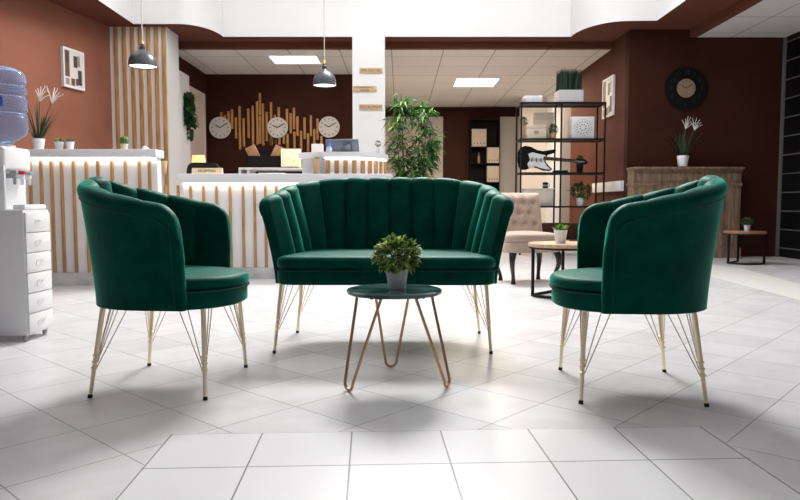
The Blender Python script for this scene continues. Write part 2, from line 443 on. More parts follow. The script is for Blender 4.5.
# column with its three signs
YC = 9.62
cl, cr = A(352.5, 100, YC).x, A(384.5, 100, YC).x
m = MB(); m.b2((cl, YC, 0), (cr, YC + .45, A(370, 26, YC).z)); struct(m.build('column', white, smooth=False))
for (x0, x1, y0, y1, txt, sz, lab) in ((359.5, 382.5, 68, 73.5, 'SPA CENTER', .05, 'SPA CENTER, topmost of the three wooden signs on the white column'),
                                       (352.8, 376.6, 86.2, 91.8, 'CONFERENCE\nROOM', .040, 'CONFERENCE ROOM, middle of the three wooden signs on the white column'),
                                       (359.5, 382.5, 104.5, 110, 'RESTAURANT', .05, 'RESTAURANT, lowest of the three wooden signs on the white column')):
    a, b = A(x0, y1, YC), A(x1, y0, YC)
    t = thing('wooden_sign', lab, 'sign', ((a.x + b.x) / 2, YC, (a.z + b.z) / 2), group='wooden signs on the column')
    mm = MB(); mm.box((0, -.008, 0), (b.x - a.x, .015, b.z - a.z), None, .002); mm.build('board', sign_wood, t)
    text_mesh('lettering', txt, sz, ink, t, (0, -.0165, 0))

# recessed ceiling lights
def ceil_light(pp, lab):
    q = [FL(x, y, HC) for x, y in pp]
    x0, x1 = min(q[0].x, q[3].x), max(q[1].x, q[2].x)
    x0 = (q[0].x + q[3].x) / 2; x1 = (q[1].x + q[2].x) / 2; y0, y1 = (q[2].y + q[3].y) / 2, (q[0].y + q[1].y) / 2
    y0, y1 = min(y0, y1), max(y0, y1)
    t = thing('ceiling_light', lab, 'ceiling light', ((x0 + x1) / 2, (y0 + y1) / 2, HC), group='recessed ceiling lights')
    dx, dy = (x1 - x0) / 2, (y1 - y0) / 2
    mm = MB(); f = .03
    mm.b2((-dx - f, -dy - f, -.012), (dx + f, -dy, 0)); mm.b2((-dx - f, dy, -.012), (dx + f, dy + f, 0)); mm.b2((-dx - f, -dy, -.012), (-dx, dy, 0)); mm.b2((dx, -dy, -.012), (dx + f, dy, 0))
    mm.build('frame', white, t, smooth=False)
    mm = MB(); mm.b2((-dx, -dy, -.008), (dx, dy, -.001)); mm.build('diffuser', panel_glow, t, smooth=False)
ceil_light(((270, 55.5), (316, 55.5), (320, 63), (275, 63)), 'square recessed ceiling light above the wall with clocks')
ceil_light(((456, 78), (498, 78), (494, 86), (455, 86)), 'square recessed ceiling light over the passage beside the bamboo plant')
area('recess_fill', (1.4, 12.2, HC - .05), (1.4, 12.21, 0), 1.0, .6, 75, (1, .80, .58))
area('bay_fill', (2.6, 13.55, HC - .05), (2.6, 13.56, 0), .8, .5, 45, (1, .86, .70))

# slatted timber partition behind the counter
m = MB(); x0, x1 = corner.x, A(166.5, 27, 9.6).x
t = thing('slat_partition', 'tall white partition with vertical timber slats behind the left counter', 'partition', ((x0 + x1) / 2, 9.85, 0))
hw = (x1 - x0) / 2
m.b2((-hw, -.25, 0), (hw, .25, HS - .002)); m.build('panel', white, t, smooth=False)
m = MB()
for k in range(7):
    xx = A((116, 124.3, 132.5, 140.5, 148.5, 156.3, 163.8)[k], 60, 9.58).x - (x0 + x1) / 2
    m.b2((xx - .028, -.275, 0), (xx + .028, -.251, HS - .004), .003)
m.build('slats', wood, t)

# ================================================================== RECEPTION COUNTERS
def counter(label, x0, x1, Y, dep, ztop, band, slat_px, slat_top, slat_bot, name='reception_counter'):
    t = thing(name, label, 'counter', ((x0 + x1) / 2, Y + dep / 2, 0)); hw, hd = (x1 - x0) / 2, dep / 2
    m = MB(); m.b2((-hw, -hd + .06, .0), (hw, hd, ztop - band)); m.build('body', white, t, smooth=False)
    m = MB(); m.b2((-hw, -hd + .03, 0), (hw, -hd + .058, slat_bot)); m.build('plinth', noisy(mat('marbled_plinth', (.6, .6, .61), .3), (.5, .5, .51), (.72, .72, .73), 6), t, smooth=False)
    m = MB(); m.b2((-hw - .02, -hd - .03, ztop - band), (hw + .02, hd + .03, ztop), .004); m.build('countertop', mat('pale_grey_top', (.80, .80, .82), .35), t)
    m = MB()
    for px in slat_px:
        xx = A(px, 230, Y).x - t.location.x
        m.b2((xx - .0125, -hd + .033, slat_bot), (xx + .0125, -hd + .059, slat_top), .003)
    m.build('slats', wood, t)
    m = MB(); m.b2((-hw + .02, -hd + .012, ztop - band - .012), (hw - .02, -hd + .05, ztop - band - .001)); m.build('light_strip', led, t, smooth=False)
    return t
zt = A(100, 149.3, 6.2).z; zs = A(100, 160.5, 6.2).z
hx1 = A(158, 200, 6.2).x
hc = counter('taller left section of the white reception counter with timber slats', -4.35, hx1 - .02, 6.2, .16, zt, zt - A(100, 157.3, 6.2).z,
        (18, 29.5, 40.5, 51, 61, 73, 86, 97.5, 111.5, 125, 139, 149), zs, A(60, 273, 6.2).z)
YL = 6.75; zl = A(250, 173.8, YL).z
lx1 = A(390, 200, YL).x
lc = counter('lower long section of the white slatted reception counter behind the green loveseat', hx1 + .03, lx1, YL, .62, zl, zl - A(250, 183, YL).z,
        (165, 177.5, 190, 203, 216, 229.5, 242.5, 254, 265, 276, 288, 300, 312, 324, 336, 348, 360, 372, 384), A(250, 185, YL).z, A(250, 268, YL).z)
# raised curved section at the right end, standing on the lower counter
rx0, rx1 = A(302, 160, 7.0).x, A(386, 160, 7.0).x
zr = A(310, 152.3, 6.9).z
t = thing('raised_counter', 'raised curved timber slatted box section on the right end of the counter', 'counter', ((rx0 + rx1) / 2, 7.05, zl))
cxr = t.location.x
yb = .31; hh = zr - zl
xs0 = A(325, 165, 6.85).x - cxr; xe = rx1 - cxr
def curve_front(x):           # the front line bends back towards the right end
    k = max(0, (x - (xs0 + .25)) / (xe - xs0 - .25)); return -.20 + .34 * k ** 2.2
pts = [(lerp(xs0, xe, i / 16), curve_front(lerp(xs0, xe, i / 16))) for i in range(17)]
m = MB(); m.prism(pts + [(xe, yb), (xs0, yb)], 0, hh - .055); m.b2((rx0 - cxr, -.04, 0), (xs0 + .01, yb, hh - .055)); m.build('body', white, t, smooth=False)
m = MB(); m.prism([(x, y - .035) for x, y in pts] + [(xe + .02, yb), (rx0 - cxr - .03, yb), (rx0 - cxr - .03, -.10), (xs0 - .03, -.24)], hh - .055, hh); m.build('countertop', mat('pale_grey_raised_top', (.82, .82, .84), .35), t, smooth=False)
m = MB()
acc = 0; last = None; n = 0
fine = [(lerp(xs0 + .03, xe, i / 400), curve_front(lerp(xs0 + .03, xe, i / 400))) for i in range(401)]
for i, p in enumerate(fine):
    if last: acc += sqrt((p[0] - last[0]) ** 2 + (p[1] - last[1]) ** 2)
    last = p
    if acc >= .088 or i == 0:
        acc = 0; q = fine[min(i + 1, 400)]; an = math.atan2(q[1] - p[1], q[0] - p[0])
        m.box((p[0], p[1] - .008, (hh - .08) / 2), (.044, .02, hh - .085), Matrix.Rotation(an, 3, 'Z'), .003)
m.build('slats', wood, t)
m = MB(); m.prism([(x, y - .02) for x, y in pts] + [(x, y + .005) for x, y in reversed(pts)], hh - .065, hh - .056); m.build('light_strip', led, t, smooth=False)

# ================================================================== SEATING
def shell_builder(hw, yf, yb, rc, zb, z_arm, z_back, flare, th, nch, Rs, Rz, scal=.012, sk=0.0, lin=1.0):
    """U shaped tufted backrest: returns sampler and total length. front is -y"""
    La = (yb - rc) - yf; Lq = pi / 2 * rc; Lb = 2 * (hw - rc); L = 2 * La + 2 * Lq + Lb
    def plan(s):
        p, n = plan0(s); k = 1 - sk * (p.y - yf) / (yb - yf)
        p = Vector((p.x * k, p.y, 0))
        if abs(n.x) > .2 and sk: n = (n + Vector((0, sk * .9 * abs(n.x), 0)) * .6).normalized()
        return p, n
    def plan0(s):
        if s < La: return Vector((-hw, yf + s, 0)), Vector((-1, 0, 0))
        s -= La
        if s < Lq:
            a = s / rc; return Vector((-hw + rc - rc * cos(a), yb - rc + rc * sin(a), 0)), Vector((-cos(a), sin(a), 0))
        s -= Lq
        if s < Lb: return Vector((-hw + rc + s, yb, 0)), Vector((0, 1, 0))
        s -= Lb
        if s < Lq:
            a = s / rc; return Vector((hw - rc + rc * sin(a), yb - rc + rc * cos(a), 0)), Vector((sin(a), cos(a), 0))
        s -= Lq
        return Vector((hw, yb - rc - s, 0)), Vector((1, 0, 0))
    def ztop(s):
        e = min(s, L - s); k = min(1, e / (La + Lq))
        k2 = k * k * (3 - 2 * k); z = z_arm + (z_back - z_arm) * lerp(k2, k, lin)
        if e < Rs: z -= Rz * (1 - sqrt(max(0, 1 - (1 - e / Rs) ** 2)))
        return z
    def off(z, s): return flare * max(0, (z - zb) / (z_back - zb)) ** 1.35
    def chan(s):
        if min(s, L - s) < L / nch / 2: return 1.0
        return abs(sin(pi * nch * s / L)) ** .55
    return plan, ztop, off, chan, L
def make_shell(parent, zin, *a):
    plan, ztop, off, chan, L = shell_builder(*a)
    hw, yf, yb, rc, zb, z_arm, z_back, flare, th, nch, Rs, Rz = a[:12]; scal = a[12] if len(a) > 12 else .012
    N = nch * 16; mb = MB()
    def section(s, shrink=1.0, fwd=0.0):
        p, n = plan(min(max(s, 0), L)); c = chan(s); zt_ = ztop(s) + scal * (c - .7)
        tang = Vector((0, -1, 0))
        tp_ = .55 + .45 * min(1, min(max(s, 0), L - min(s, L)) / .13); tt = th * (.74 + .40 * c) * tp_; r = th * .5 * tp_; pts = []
        zt2 = zt_ - r * .4 * (1 - shrink)
        def at_(o, z):
            mid = off(z, s) - tt / 2
            oo = mid + (o - mid) * shrink
            return p + n * oo + Vector((0, 0, z)) + tang * fwd * min(1, max(0, (zt2 - z) / .09))
        zc = zt2 - r
        for i in range(9):
            z = lerp(zb, zc - .035, i / 8); pts.append(at_(off(z, s), z))
        for i in range(4):                                  # the roll swells a little over the outer panel
            z = lerp(zc - .03, zc, i / 3); pts.append(at_(off(z, s) + .006 * sin(pi * .5 * (i + 1) / 4), z))
        oc = off(zc, s) - tt / 2
        for i in range(1, 10):
            a_ = pi * i / 10; pts.append(at_(oc + (tt / 2 + .006 * (cos(a_) > 0)) * cos(a_), zc + r * sin(a_)))
        for i in range(11):
            z = lerp(zc, zin, i / 10); k = i / 10
            pts.append(at_(off(z, s) - tt * (1 - .0 * k), z))
        return pts
    rs = []
    for k in (4, 3, 2, 1):
        a_ = pi / 2 * k / 4.4; rs.append(section(0, cos(a_), .009 * sin(a_)))
    for i in range(N + 1): rs.append(section(L * i / N))
    for k in (1, 2, 3, 4):
        a_ = pi / 2 * k / 4.4; rs.append(section(L, cos(a_), .009 * sin(a_)))
    mb.rings(rs)
    sh = mb.build('backrest', velvet, parent, ang=70)
    # seam line along the outer edge, under the roll
    pp = []; e = .026
    def sq(s, z): p, n = plan(s); return p + n * (off(z, s) + .001) + Vector((0, 0, z))
    ztf = ztop(e + .03) - .085
    for i in range(8): pp.append(sq(e, lerp(zb + .01, ztf, i / 7)))
    M_ = 90
    for i in range(M_ + 1):
        s = lerp(e + .006, L - e - .006, i / M_); ed = min(s, L - s)
        drop = .062 + .02 * max(0, 1 - (ed - e) / .05)
        pp.append(sq(s, ztop(s) - drop))
    for i in range(8): pp.append(sq(L - e, lerp(ztf, zb + .01, i / 7)))
    mb = MB(); mb.tube(pp, .0042, 6); mb.build('piping', piping_m, sh)
    return sh
def make_leg(parent, top, foot, inx, iny):
    """tapered gold leg with rings, fanned wires and a black tip"""
    top, foot = Vector(top), Vector(foot); up = top - foot
    mb = MB(); mb.tube([foot + up * .035, foot + up * .4, top], .0075, 10, .0105); lg = mb.build('leg', gold, parent)
    mb = MB(); mb.tube([foot, foot + up * .04], .009, 10); mb.build('foot_cap', black, lg)
    P = [foot + up * f for f in (.34, .41, .48)]
    wires = [(P[0], Vector((inx * .098, 0, 0))), (P[1], Vector((inx * .062, 0, 0))), (P[0], Vector((0, iny * .098, 0))), (P[1], Vector((0, iny * .062, 0))), (P[2], Vector((inx * .028, iny * .02, 0)))]
    for p, d in wires:
        mb = MB(); d0 = d.normalized() * .010; mb.tube([p + d0 - up * .01, p + d0 * 1.05, top + d + Vector((0, 0, 0))], .0022, 6); mb.build('wire', gold_wire, lg)
    for p in P:
        mb = MB(); n = 12; mb.tube([p + Vector((.0105 * cos(2 * pi * k / n), .0105 * sin(2 * pi * k / n), .002 * cos(4 * pi * k / n))) for k in range(n)], .0034, 6, closed=True); mb.build('ring', gold, lg)
def superell(hw, y0, y1, n1, n2, cnt=72):
    cy = 0.0; out = []
    for k in range(cnt):
        a = 2 * pi * k / cnt; c, s_ = cos(a), sin(a); n = n1 if s_ < 0 else n2
        x = hw * math.copysign(abs(c) ** (2 / n), c); r = abs(s_) ** (2 / n)
        out.append((x, y0 * r if s_ < 0 else y1 * r))
    return out
ZB = .345
def armchair(label, loc, rotz):
    t = thing('armchair', label, 'armchair', loc, rotz, 'green velvet armchairs')
    make_shell(t, .40, .283, -.153, .290, .268, ZB, .738, .864, .062, .070, 9, .075, .075, .004, .03, .85)
    ol = superell(.278, -.305, .24, 2.35, 2.6)
    mb = MB(); soft_prism(mb, ol, ZB - .002, .415, .012); mb.build('seat_base', velvet, t, ang=70)
    ol = superell(.274, -.315, .22, 2.25, 2.6)
    mb = MB(); soft_prism(mb, ol, .408, .466, .028, .022); mb.build('seat_cushion', velvet, t, ang=70)
    mb = MB(); mb.tube([(x, y, .411) for x, y in superell(.277, -.311, .17, 2.3, 2.6) if y < -.03] , .005, 6); mb.build('piping', piping_m, t)
    for sx in (-1, 1):
        make_leg(t, (sx * .225, -.215, ZB), (sx * .263, -.230, 0), -sx, 1)
        make_leg(t, (sx * .225, .185, ZB), (sx * .263, .228, 0), -sx, -1)
    return t
def place(legs, f=1):
    """centre of the four floor contacts"""
    q = [FL(*p) for p in legs]; return sum(q, Vector()) / 4
cL = place([(97, 396.5), (206, 402.5), (148, 365.5), (249, 367)])
cR = place([(578, 402), (704, 405), (561, 371), (669, 373.5)])
aL = armchair('green velvet armchair on the left, facing right, nearest the drawer unit', (cL.x - .010, cL.y, 0), radians(90 - 4.0))
aR = armchair('green velvet armchair on the right, facing left, in front of the mantel', (cR.x, cR.y, 0), radians(-90 - 5.0))

# loveseat
q = [FL(*p) for p in ((275, 353), (490, 354), (299, 333), (480.5, 333))]
cS = sum(q, Vector()) / 4
t = thing('loveseat', 'green velvet loveseat with channel tufted curved back on slim gold legs', 'sofa', (cS.x + .008, cS.y, 0), radians(-.8))
ZBs = .352
make_shell(t, .44, .556, -.25, .36, .24, ZBs, .785, .907, .130, .086, 14, .09, .045, .010, .15, .45)
ol = rounded_poly([(-.550, -.325), (.550, -.325), (.538, .28), (-.538, .28)], [.10, .10, .2, .2], 8)
m = MB(); soft_prism(m, ol, ZBs - .002, .425, .014); m.build('seat_base', velvet, t, ang=70)
ol = rounded_poly([(-.550, -.335), (.550, -.335), (.54, .28), (-.54, .28)], [.10, .10, .2, .2], 8)
m = MB(); soft_prism(m, ol, .418, .492, .034, .012); m.build('seat_cushion', velvet, t, ang=70)
m = MB(); m.tube([(x, y, .421) for x, y in rounded_poly([(-.551, .0), (-.551, -.331), (.551, -.331), (.551, .0)], [.01, .10, .10, .01], 8)], .005, 6); m.build('piping', piping_m, t)
for sx in (-1, 1):
    make_leg(t, (sx * .515 - .012, -.245, ZBs), (sx * .545 - .018, -.275, 0), -sx, 1)
    make_leg(t, (sx * .49 - .006, .24, ZBs), (sx * .53 - .006, .27, 0), -sx, -1)

# ================================================================== COFFEE TABLE
fe = [FL(348.7, 391.5), FL(447, 388), FL(391, 367.6)]
ct = sum(fe, Vector()) / 3; ct.z = 0
zt = .394
t = thing('coffee_table', 'small round green marble table on copper hairpin legs in front of the loveseat', 'table', ct)
tc_ = A(394.3, 290, 2.84) - ct; tc_.z = 0
R = .2
m = MB(); m.lathe([(0, zt - .017), (R - .004, zt - .017), (R, zt - .013), (R, zt - .004), (R - .004, zt), (0, zt)], tc_, 72); m.build('tabletop', marble, t)
for f in fe:
    v = f - ct - tc_; v.z = 0; rad = v.normalized(); tan = Vector((-rad.y, rad.x, 0)); b = f - ct
    zu = zt - .019; p0 = tc_ + rad * .135 + tan * .078; p1 = tc_ + rad * .135 - tan * .078
    rr = .025; pts = [Vector((p0.x, p0.y, zu))]
    base = b - rad * 0
    c0 = Vector((base.x, base.y, rr + .0065))
    for k in range(13):
        a = pi * k / 12
        pts.append(c0 + tan * rr * cos(a) - Vector((0, 0, rr * sin(a))) + rad * 0)
    pts.append(Vector((p1.x, p1.y, zu)))
    m = MB(); m.tube(pts, .0062, 10); lg = m.build('leg', copper, t)
    m = MB(); m.box(tc_ + rad * .132 + Vector((0, 0, zt - .0195)), (.05, .19, .004), Matrix.Rotation(math.atan2(rad.y, rad.x), 3, 'Z'), .001)
    for sgn in (-1, 1): m.lathe([(0, zt - .027), (.007, zt - .027), (.007, zt - .02), (0, zt - .02)], tc_ + rad * .15 + tan * sgn * .035, 10)
    m.build('mounting_plate', black_metal, lg)

# ================================================================== PLANTS
def pot(t, r0, r1, h, mt, name='pot'):
    m = MB(); m.lathe([(0, 0), (r0 * .95, 0), (r0, .004), (r1, h - .002), (r1 * .985, h), (r1 * .88, h), (r1 * .85, h - .015), (0, h - .015)], n=32); p = m.build(name, mt, t)
    m = MB(); m.lathe([(0, h - .014), (r1 * .86, h - .014), (r1 * .5, h - .006), (0, h - .005)], n=20); m.build('soil', soil, p)
    return p
def bush(t, z, rx, rz, n, ll, lw, mats, rnd, stems=14, flat=0.0, name='foliage'):
    m = MB(); s = MB()
    for k in range(stems):
        a = rnd.uniform(0, 2 * pi); e = rnd.uniform(.1, 1); h = rz * rnd.uniform(1.2, 1.8)
        tip = Vector((cos(a) * rx * e * .8, sin(a) * rx * e * .8, z + h)); s.tube([(0, 0, z - .01), Vector((tip.x * .4, tip.y * .4, z + h * .5)), tip], .0016, 4)
    cz = z + rz
    for k in range(n):
        a = rnd.uniform(0, 2 * pi); u = rnd.uniform(-.9, 1); r = rnd.uniform(.45, 1) ** .5
        d = Vector((cos(a) * sqrt(1 - u * u), sin(a) * sqrt(1 - u * u), u)); wob = 1 + .12 * sin(5 * a + 3 * u)
        p = Vector((d.x * rx * r * wob, d.y * rx * r * wob, cz + d.z * rz * r * wob))
        dd = (d + Vector((rnd.uniform(-.7, .7), rnd.uniform(-.7, .7), rnd.uniform(-.3, .9)))).normalized()
        m.mi = rnd.choices(range(len(mats)), [3, 4, 3][:len(mats)])[0]
        m.leaf(p, dd, ll * rnd.uniform(.7, 1.2), lw * rnd.uniform(.8, 1.2), rnd.uniform(0, .3))
    m.build(name, mats, t, ang=20); s.build('stems', stem_m, t)
rn = random.Random(4)
pb = A(397, 287, 2.86); pb.z = zt
t = thing('potted_plant', 'bushy small leaved plant in a pale grey pot on the marble table', 'plant', pb)
pot(t, .036, .048, .082, grey_ceramic); bush(t, .072, .092, .068, 900, .027, .021, leafs, rn, 22)

def small_plant(px, pyb, Y, z, pw, ph, label, kind, mt=ceramic, seed=0, group=None, cat='plant', fh=20):
    """px centre, pot width and height and foliage height in pixels at depth Y"""
    r = random.Random(seed); b = A(px, pyb, Y)
    if z is not None: b.z = z
    t = thing('potted_plant', label, cat, b, group=group); k = Y / F; rw = pw * k / 2; h = ph * k; f = fh * k
    pot(t, rw * .74, rw, h, mt)
    if kind == 'succulent':
        m = MB()
        for i in range(46):
            a = i * 2.4; e = .15 + .85 * i / 46; d = Vector((cos(a) * e, sin(a) * e, 1.15 - e * .7)); m.mi = r.choice((0, 1, 1, 2))
            m.leaf(Vector((cos(a) * rw * .4 * e, sin(a) * rw * .4 * e, h - .012)), d, min(f, rw * 1.25) * r.uniform(.8, 1.1), rw * .42, -.05)
        m.build('foliage', leafs, t)
    elif kind == 'cactus':
        m = MB(); n = 20; rs = []
        for i in range(13):
            a = pi * i / 12; rr = max(1e-3, sin(a)) * f * .42; z_ = h - .02 + (1 - cos(a)) / 2 * f
            rs.append([Vector((cos(2 * pi * k_ / 40) * rr * (1 + .1 * cos(10 * 2 * pi * k_ / 40)), sin(2 * pi * k_ / 40) * rr * (1 + .1 * cos(10 * 2 * pi * k_ / 40)), z_)) for k_ in range(40)])
        m.rings(rs); m.build('cactus_body', leafs[1], t, ang=80)
    elif kind == 'ball':
        m = MB()
        m.tube([(0, 0, h - .01), (0, 0, h + f * .35)], .004, 6); m.build('stem', stem_m, t)
        m = MB()
        for i in range(160):
            u = r.uniform(-1, 1); a = r.uniform(0, 2 * pi); d = Vector((cos(a) * sqrt(1 - u * u), sin(a) * sqrt(1 - u * u), u)); m.mi = r.choice((0, 0, 1))
            m.leaf(Vector((0, 0, h + f * .62)) + d * f * .26, d + Vector((r.uniform(-.5, .5), r.uniform(-.5, .5), .2)), f * .16, f * .12)
        m.build('foliage', leafs, t)
    elif kind == 'bush':
        bush(t, h * .92, f * .62, f * .45, 240, f * .3, f * .16, [leafs[0], leafs[0], leafs[1]], r, 8)
    elif kind == 'dark':
        bush(t, h * .85, f * .40, f * .5, 200, f * .28, f * .12, [leafs[0], leafs[0], leafs[1]], r, 8)
    elif kind == 'flower':
        m = MB()
        for i in range(44):
            a = r.uniform(0, 2 * pi); e = r.uniform(.05, .6); m.mi = r.choices((0, 1, 2), (5, 3, .7))[0]
            m.blade((cos(a) * rw * .5, sin(a) * rw * .5, h - .012), (cos(a) * e, sin(a) * e * .6, 1), f * r.uniform(.45, .88), rw * .26, r.uniform(.1, .55))
        m.build('leaves', grass_m, t)
        m = MB(); q = MB()
        for (dx, top, spread) in ((.06, .78, .0), (.30, .74, .0)):
            c = Vector((dx * f, 0, h + f * top)); m.tube([(dx * f * .2, 0, h - .01), Vector((dx * f * .6, 0, h + f * .45)), c], .004, 6)
            for i in range(6):
                a = (-.5 + 1.6 * i / 5); ln = f * r.uniform(.22, .36); o = Vector((sin(a) * ln * .8, r.uniform(-.3, .3) * ln, cos(a) * ln * .9))
                q.tube([c - Vector((0, 0, .02)), c + o * .55, c + o * .9 + Vector((sin(a) * ln * .12, 0, 0)), c + o], f * .011, 6, f * .005)
        m.build('flower_stems', grass_m[1], t); q.build('blossoms', petal, t)
    return t
hz_ = hc.location.z
ztop_h = A(100, 149.3, 6.2).z
small_plant(38.5, 149, 6.28, ztop_h, 12.5, 11, 'white flowered long leaved plant in white pot on the left counter', 'flower', seed=2, fh=50)
small_plant(59.2, 149, 6.28, ztop_h, 8.5, 8, 'small yellowish succulent in white pot, left of the pair on the counter', 'succulent', seed=3, group='succulent pair on the tall counter', fh=6)
small_plant(70, 149, 6.28, ztop_h, 8.5, 8, 'small green succulent in white pot, right of the pair on the counter', 'succulent', seed=5, group='succulent pair on the tall counter', fh=8)
small_plant(124.5, 149, 6.28, ztop_h, 7.5, 6, 'round green cactus in pale pot on the tall counter before the slats', 'cactus', mat('blush_pot', (.7, .58, .5), .4), 6, fh=10)
small_plant(162.3, 172.8, 6.85, zl, 10.5, 13, 'tall peach pot with low green plant at the step of the counter', 'succulent', clay, 7, fh=5)
small_plant(316.5, 174, 6.77, zl, 8, 15, 'tall peach pot with a green tuft beside the raised counter', 'succulent', clay, 8, fh=3)
small_plant(378, 154.3, 7.05, zr, 4.6, 4.5, 'tiny ball topiary in grey pot at the foot of the white column', 'ball', grey_ceramic, 9, fh=8.5)
small_plant(682.5, 167, 9.48, A(690, 166, 9.4).z, 11.5, 10.5, 'white flowered plant in white pot on the weathered mantel', 'flower', seed=12, fh=36)

b = A(145, 149, 6.29); b.z = ztop_h
m = MB(); m.lathe([(0, 0), (.022, 0), (.028, .012), (.022, .026), (.008, .038), (0, .04)], n=20); m.box((.02, 0, .012), (.03, .02, .02), None, .004)
tag(m.build('ornament', ceramic, loc=b), 'small white ceramic ornament on the right end of the tall counter', 'ornament')

# bamboo like tree beside the column
r = random.Random(11); YP = 8.1
t = thing('bamboo_plant', 'tall leafy bamboo plant standing between white column and shelving rack', 'plant', (A(412.5, 200, YP).x, YP, 0))
pot(t, .14, .18, .3, grey_ceramic)
ZTP = A(409, 93, YP).z
canes = []
m = MB()
for k in range(7):
    a = r.uniform(0, 2 * pi); bx, by = cos(a) * .09, sin(a) * .09; h = ZTP * (1, .9, .84, .78, .7, .93, .62)[k]
    dx = (-.05, .10, -.12, .22, .27, .0, -.20)[k]; dy = r.uniform(-.12, .12)
    pts = [Vector((bx + dx * (i / 8) ** 1.5, by + dy * i / 8, .25 + (h - .25) * i / 8)) for i in range(9)]
    canes.append(pts); m.tube(pts, .012, 6, .004)
m.build('canes', stem_m, t)
m = MB()
for pts in canes:
    for i in range(1, 9):
        for q in range(11):
            p = pts[i].lerp(pts[i - 1], r.random()); a = r.uniform(0, 2 * pi); sl = r.uniform(.04, .15)
            tw = p + Vector((cos(a) * sl, sin(a) * sl, r.uniform(.0, .10)))
            for z in range(6):
                b_ = a + r.uniform(-1.3, 1.3); m.mi = r.choices((0, 1, 2), (4, 4, 2))[0]
                m.leaf(p.lerp(tw, r.uniform(.3, 1)), (cos(b_), sin(b_), r.uniform(-.6, .5)), r.uniform(.08, .16), r.uniform(.020, .032), r.uniform(.1, .5))
m.build('foliage', bamboo, t)

# ivy trailing from the white pilaster
r = random.Random(3)
p = Vector((XA + .14, 11.0, A(184, 91, 11).z))
t = thing('hanging_ivy', 'green ivy trailing down beside the cream door', 'plant', p)
m = MB(); s = MB()
for k in range(7):
    L = r.uniform(.4, .85); dx, dy = r.uniform(-.03, .10), r.uniform(-.16, .16)
    pts = [Vector((dx * min(1, i / 3), dy * min(1, i / 2), .03 * (i == 1) - L * i / 8)) for i in range(9)]
    s.tube(pts, .004, 4)
    for i in range(60):
        q = pts[1].lerp(pts[-1], r.random()); a = r.uniform(0, 2 * pi); m.mi = r.choice((0, 0, 1))
        m.leaf(q, (cos(a), sin(a), -.3), r.uniform(.07, .12), r.uniform(.06, .09), .4)
m.build('leaves', ivy_m, t); s.build('vines', stem_m, t)

# ================================================================== WATER COOLER AND DRAWERS
c0 = FL(29.5, 335.8, .035); xf = c0.x; y0 = c0.y; y1 = FL(51.5, 327, .035).y
zc = A(28, 210, y0).z; dw = .42
t = thing('drawer_unit', 'white metal six drawer unit on casters at the left edge', 'cabinet', (xf - dw / 2, (y0 + y1) / 2, 0))
hd = (y1 - y0) / 2; hw = dw / 2; zb0 = .035
m = MB(); m.b2((-hw, -hd, zb0), (hw - .012, hd, zc), .003)
m.build('body', white_lam, t)
dh = (zc - zb0 - .03) / 6
for k in range(6):
    z0 = zb0 + .008 + k * (dh + .002)
    m = MB(); m.b2((hw - .012, -hd + .006, z0), (hw, hd - .006, z0 + dh - .003), .002); d_ = m.build('drawer', white_lam, t)
    m = MB(); zc_ = z0 + dh * .52
    pts = []
    for i in range(20):
        a = 2 * pi * i / 20; u = cos(a); pts.append(Vector((hw + .004, -.012 + .030 * u - .0, zc_ - .004 + .016 * sin(a) * (1 - .5 * u) + .006 * u)))
    m.tube(pts, .0016, 5, closed=True); m.tube([(hw + .004, -.012 + .03, zc_ + .002), (hw + .004, .045, zc_ + .014)], .0016, 5)
    m.build('leaf_handle', mat('handle_grey', (.66, .66, .67), .4) if k == 0 else bpy.data.materials['handle_grey'], d_)
for sx in (-1, 1):
    for sy in (-1, 1):
        m = MB(); m.lathe([(0, -.008), (.014, -.008), (.016, -.004), (.016, .004), (.014, .008), (0, .008)], (sx * (hw - .04), sy * (hd - .03), .016), 14, 'x'); m.b2((sx * (hw - .04) - .01, sy * (hd - .03) - .008, .022), (sx * (hw - .04) + .01, sy * (hd - .03) + .008, .036)); m.build('caster', grey_plastic, t)

# dispenser: front faces +x
xd = A(8.5, 180, y0 + .1).x; ya, yb_ = y0 + .06, A(30, 150, y0 + .3).y
yb_ = y0 + .34
hgt = A(10, 146, ya + .05).z - zc
t = thing('water_cooler', 'white countertop water dispenser standing on the drawer unit', 'water dispenser', (xd - .15, (ya + yb_) / 2, zc))
hd2 = (yb_ - ya) / 2; hx = .15
m = MB(); m.b2((-hx, -hd2, 0), (hx - .03, hd2, hgt), .02, 4); m.b2((-.05, -hd2, hgt * .62), (hx, hd2, hgt), .02, 4); m.b2((-.05, -hd2, 0), (hx + .0, -hd2 + .02, hgt * .7), .008); m.build('housing', white_plastic, t)
m = MB(); m.lathe([(.12, hgt - .004), (.125, hgt + .012), (.08, hgt + .022), (0, hgt + .022)], (-.0, 0, 0), 32); m.build('collar', white_plastic, t)
m = MB(); m.b2((hx - .04, -hd2 + .03, .002), (hx + .03, hd2 - .02, .03), .008); m.build('drip_tray', white_plastic, t)
for yy, mt_, nm in ((-.06, grey_plastic, 'grey'), (.02, red_pl, 'red'), (.09, mat('pale_blue_tap', (.35, .5, .55), .4), 'blue')):
    m = MB(); m.b2((hx - .04, yy - .012, hgt * .50), (hx + .02, yy + .012, hgt * .57), .004); m.lathe([(0, hgt * .40), (.008, hgt * .40), (.010, hgt * .51), (0, hgt * .51)], (hx + .012, yy, 0), 12); tp = m.build('tap', white_plastic if nm != 'grey' else grey_plastic, t)
    m = MB(); m.b2((hx - .01, yy - .014, hgt * .57), (hx + .028, yy + .014, hgt * .625), .004); l_ = m.build('tap_lever', mt_, tp); l_['label'] = nm + ' tap lever'
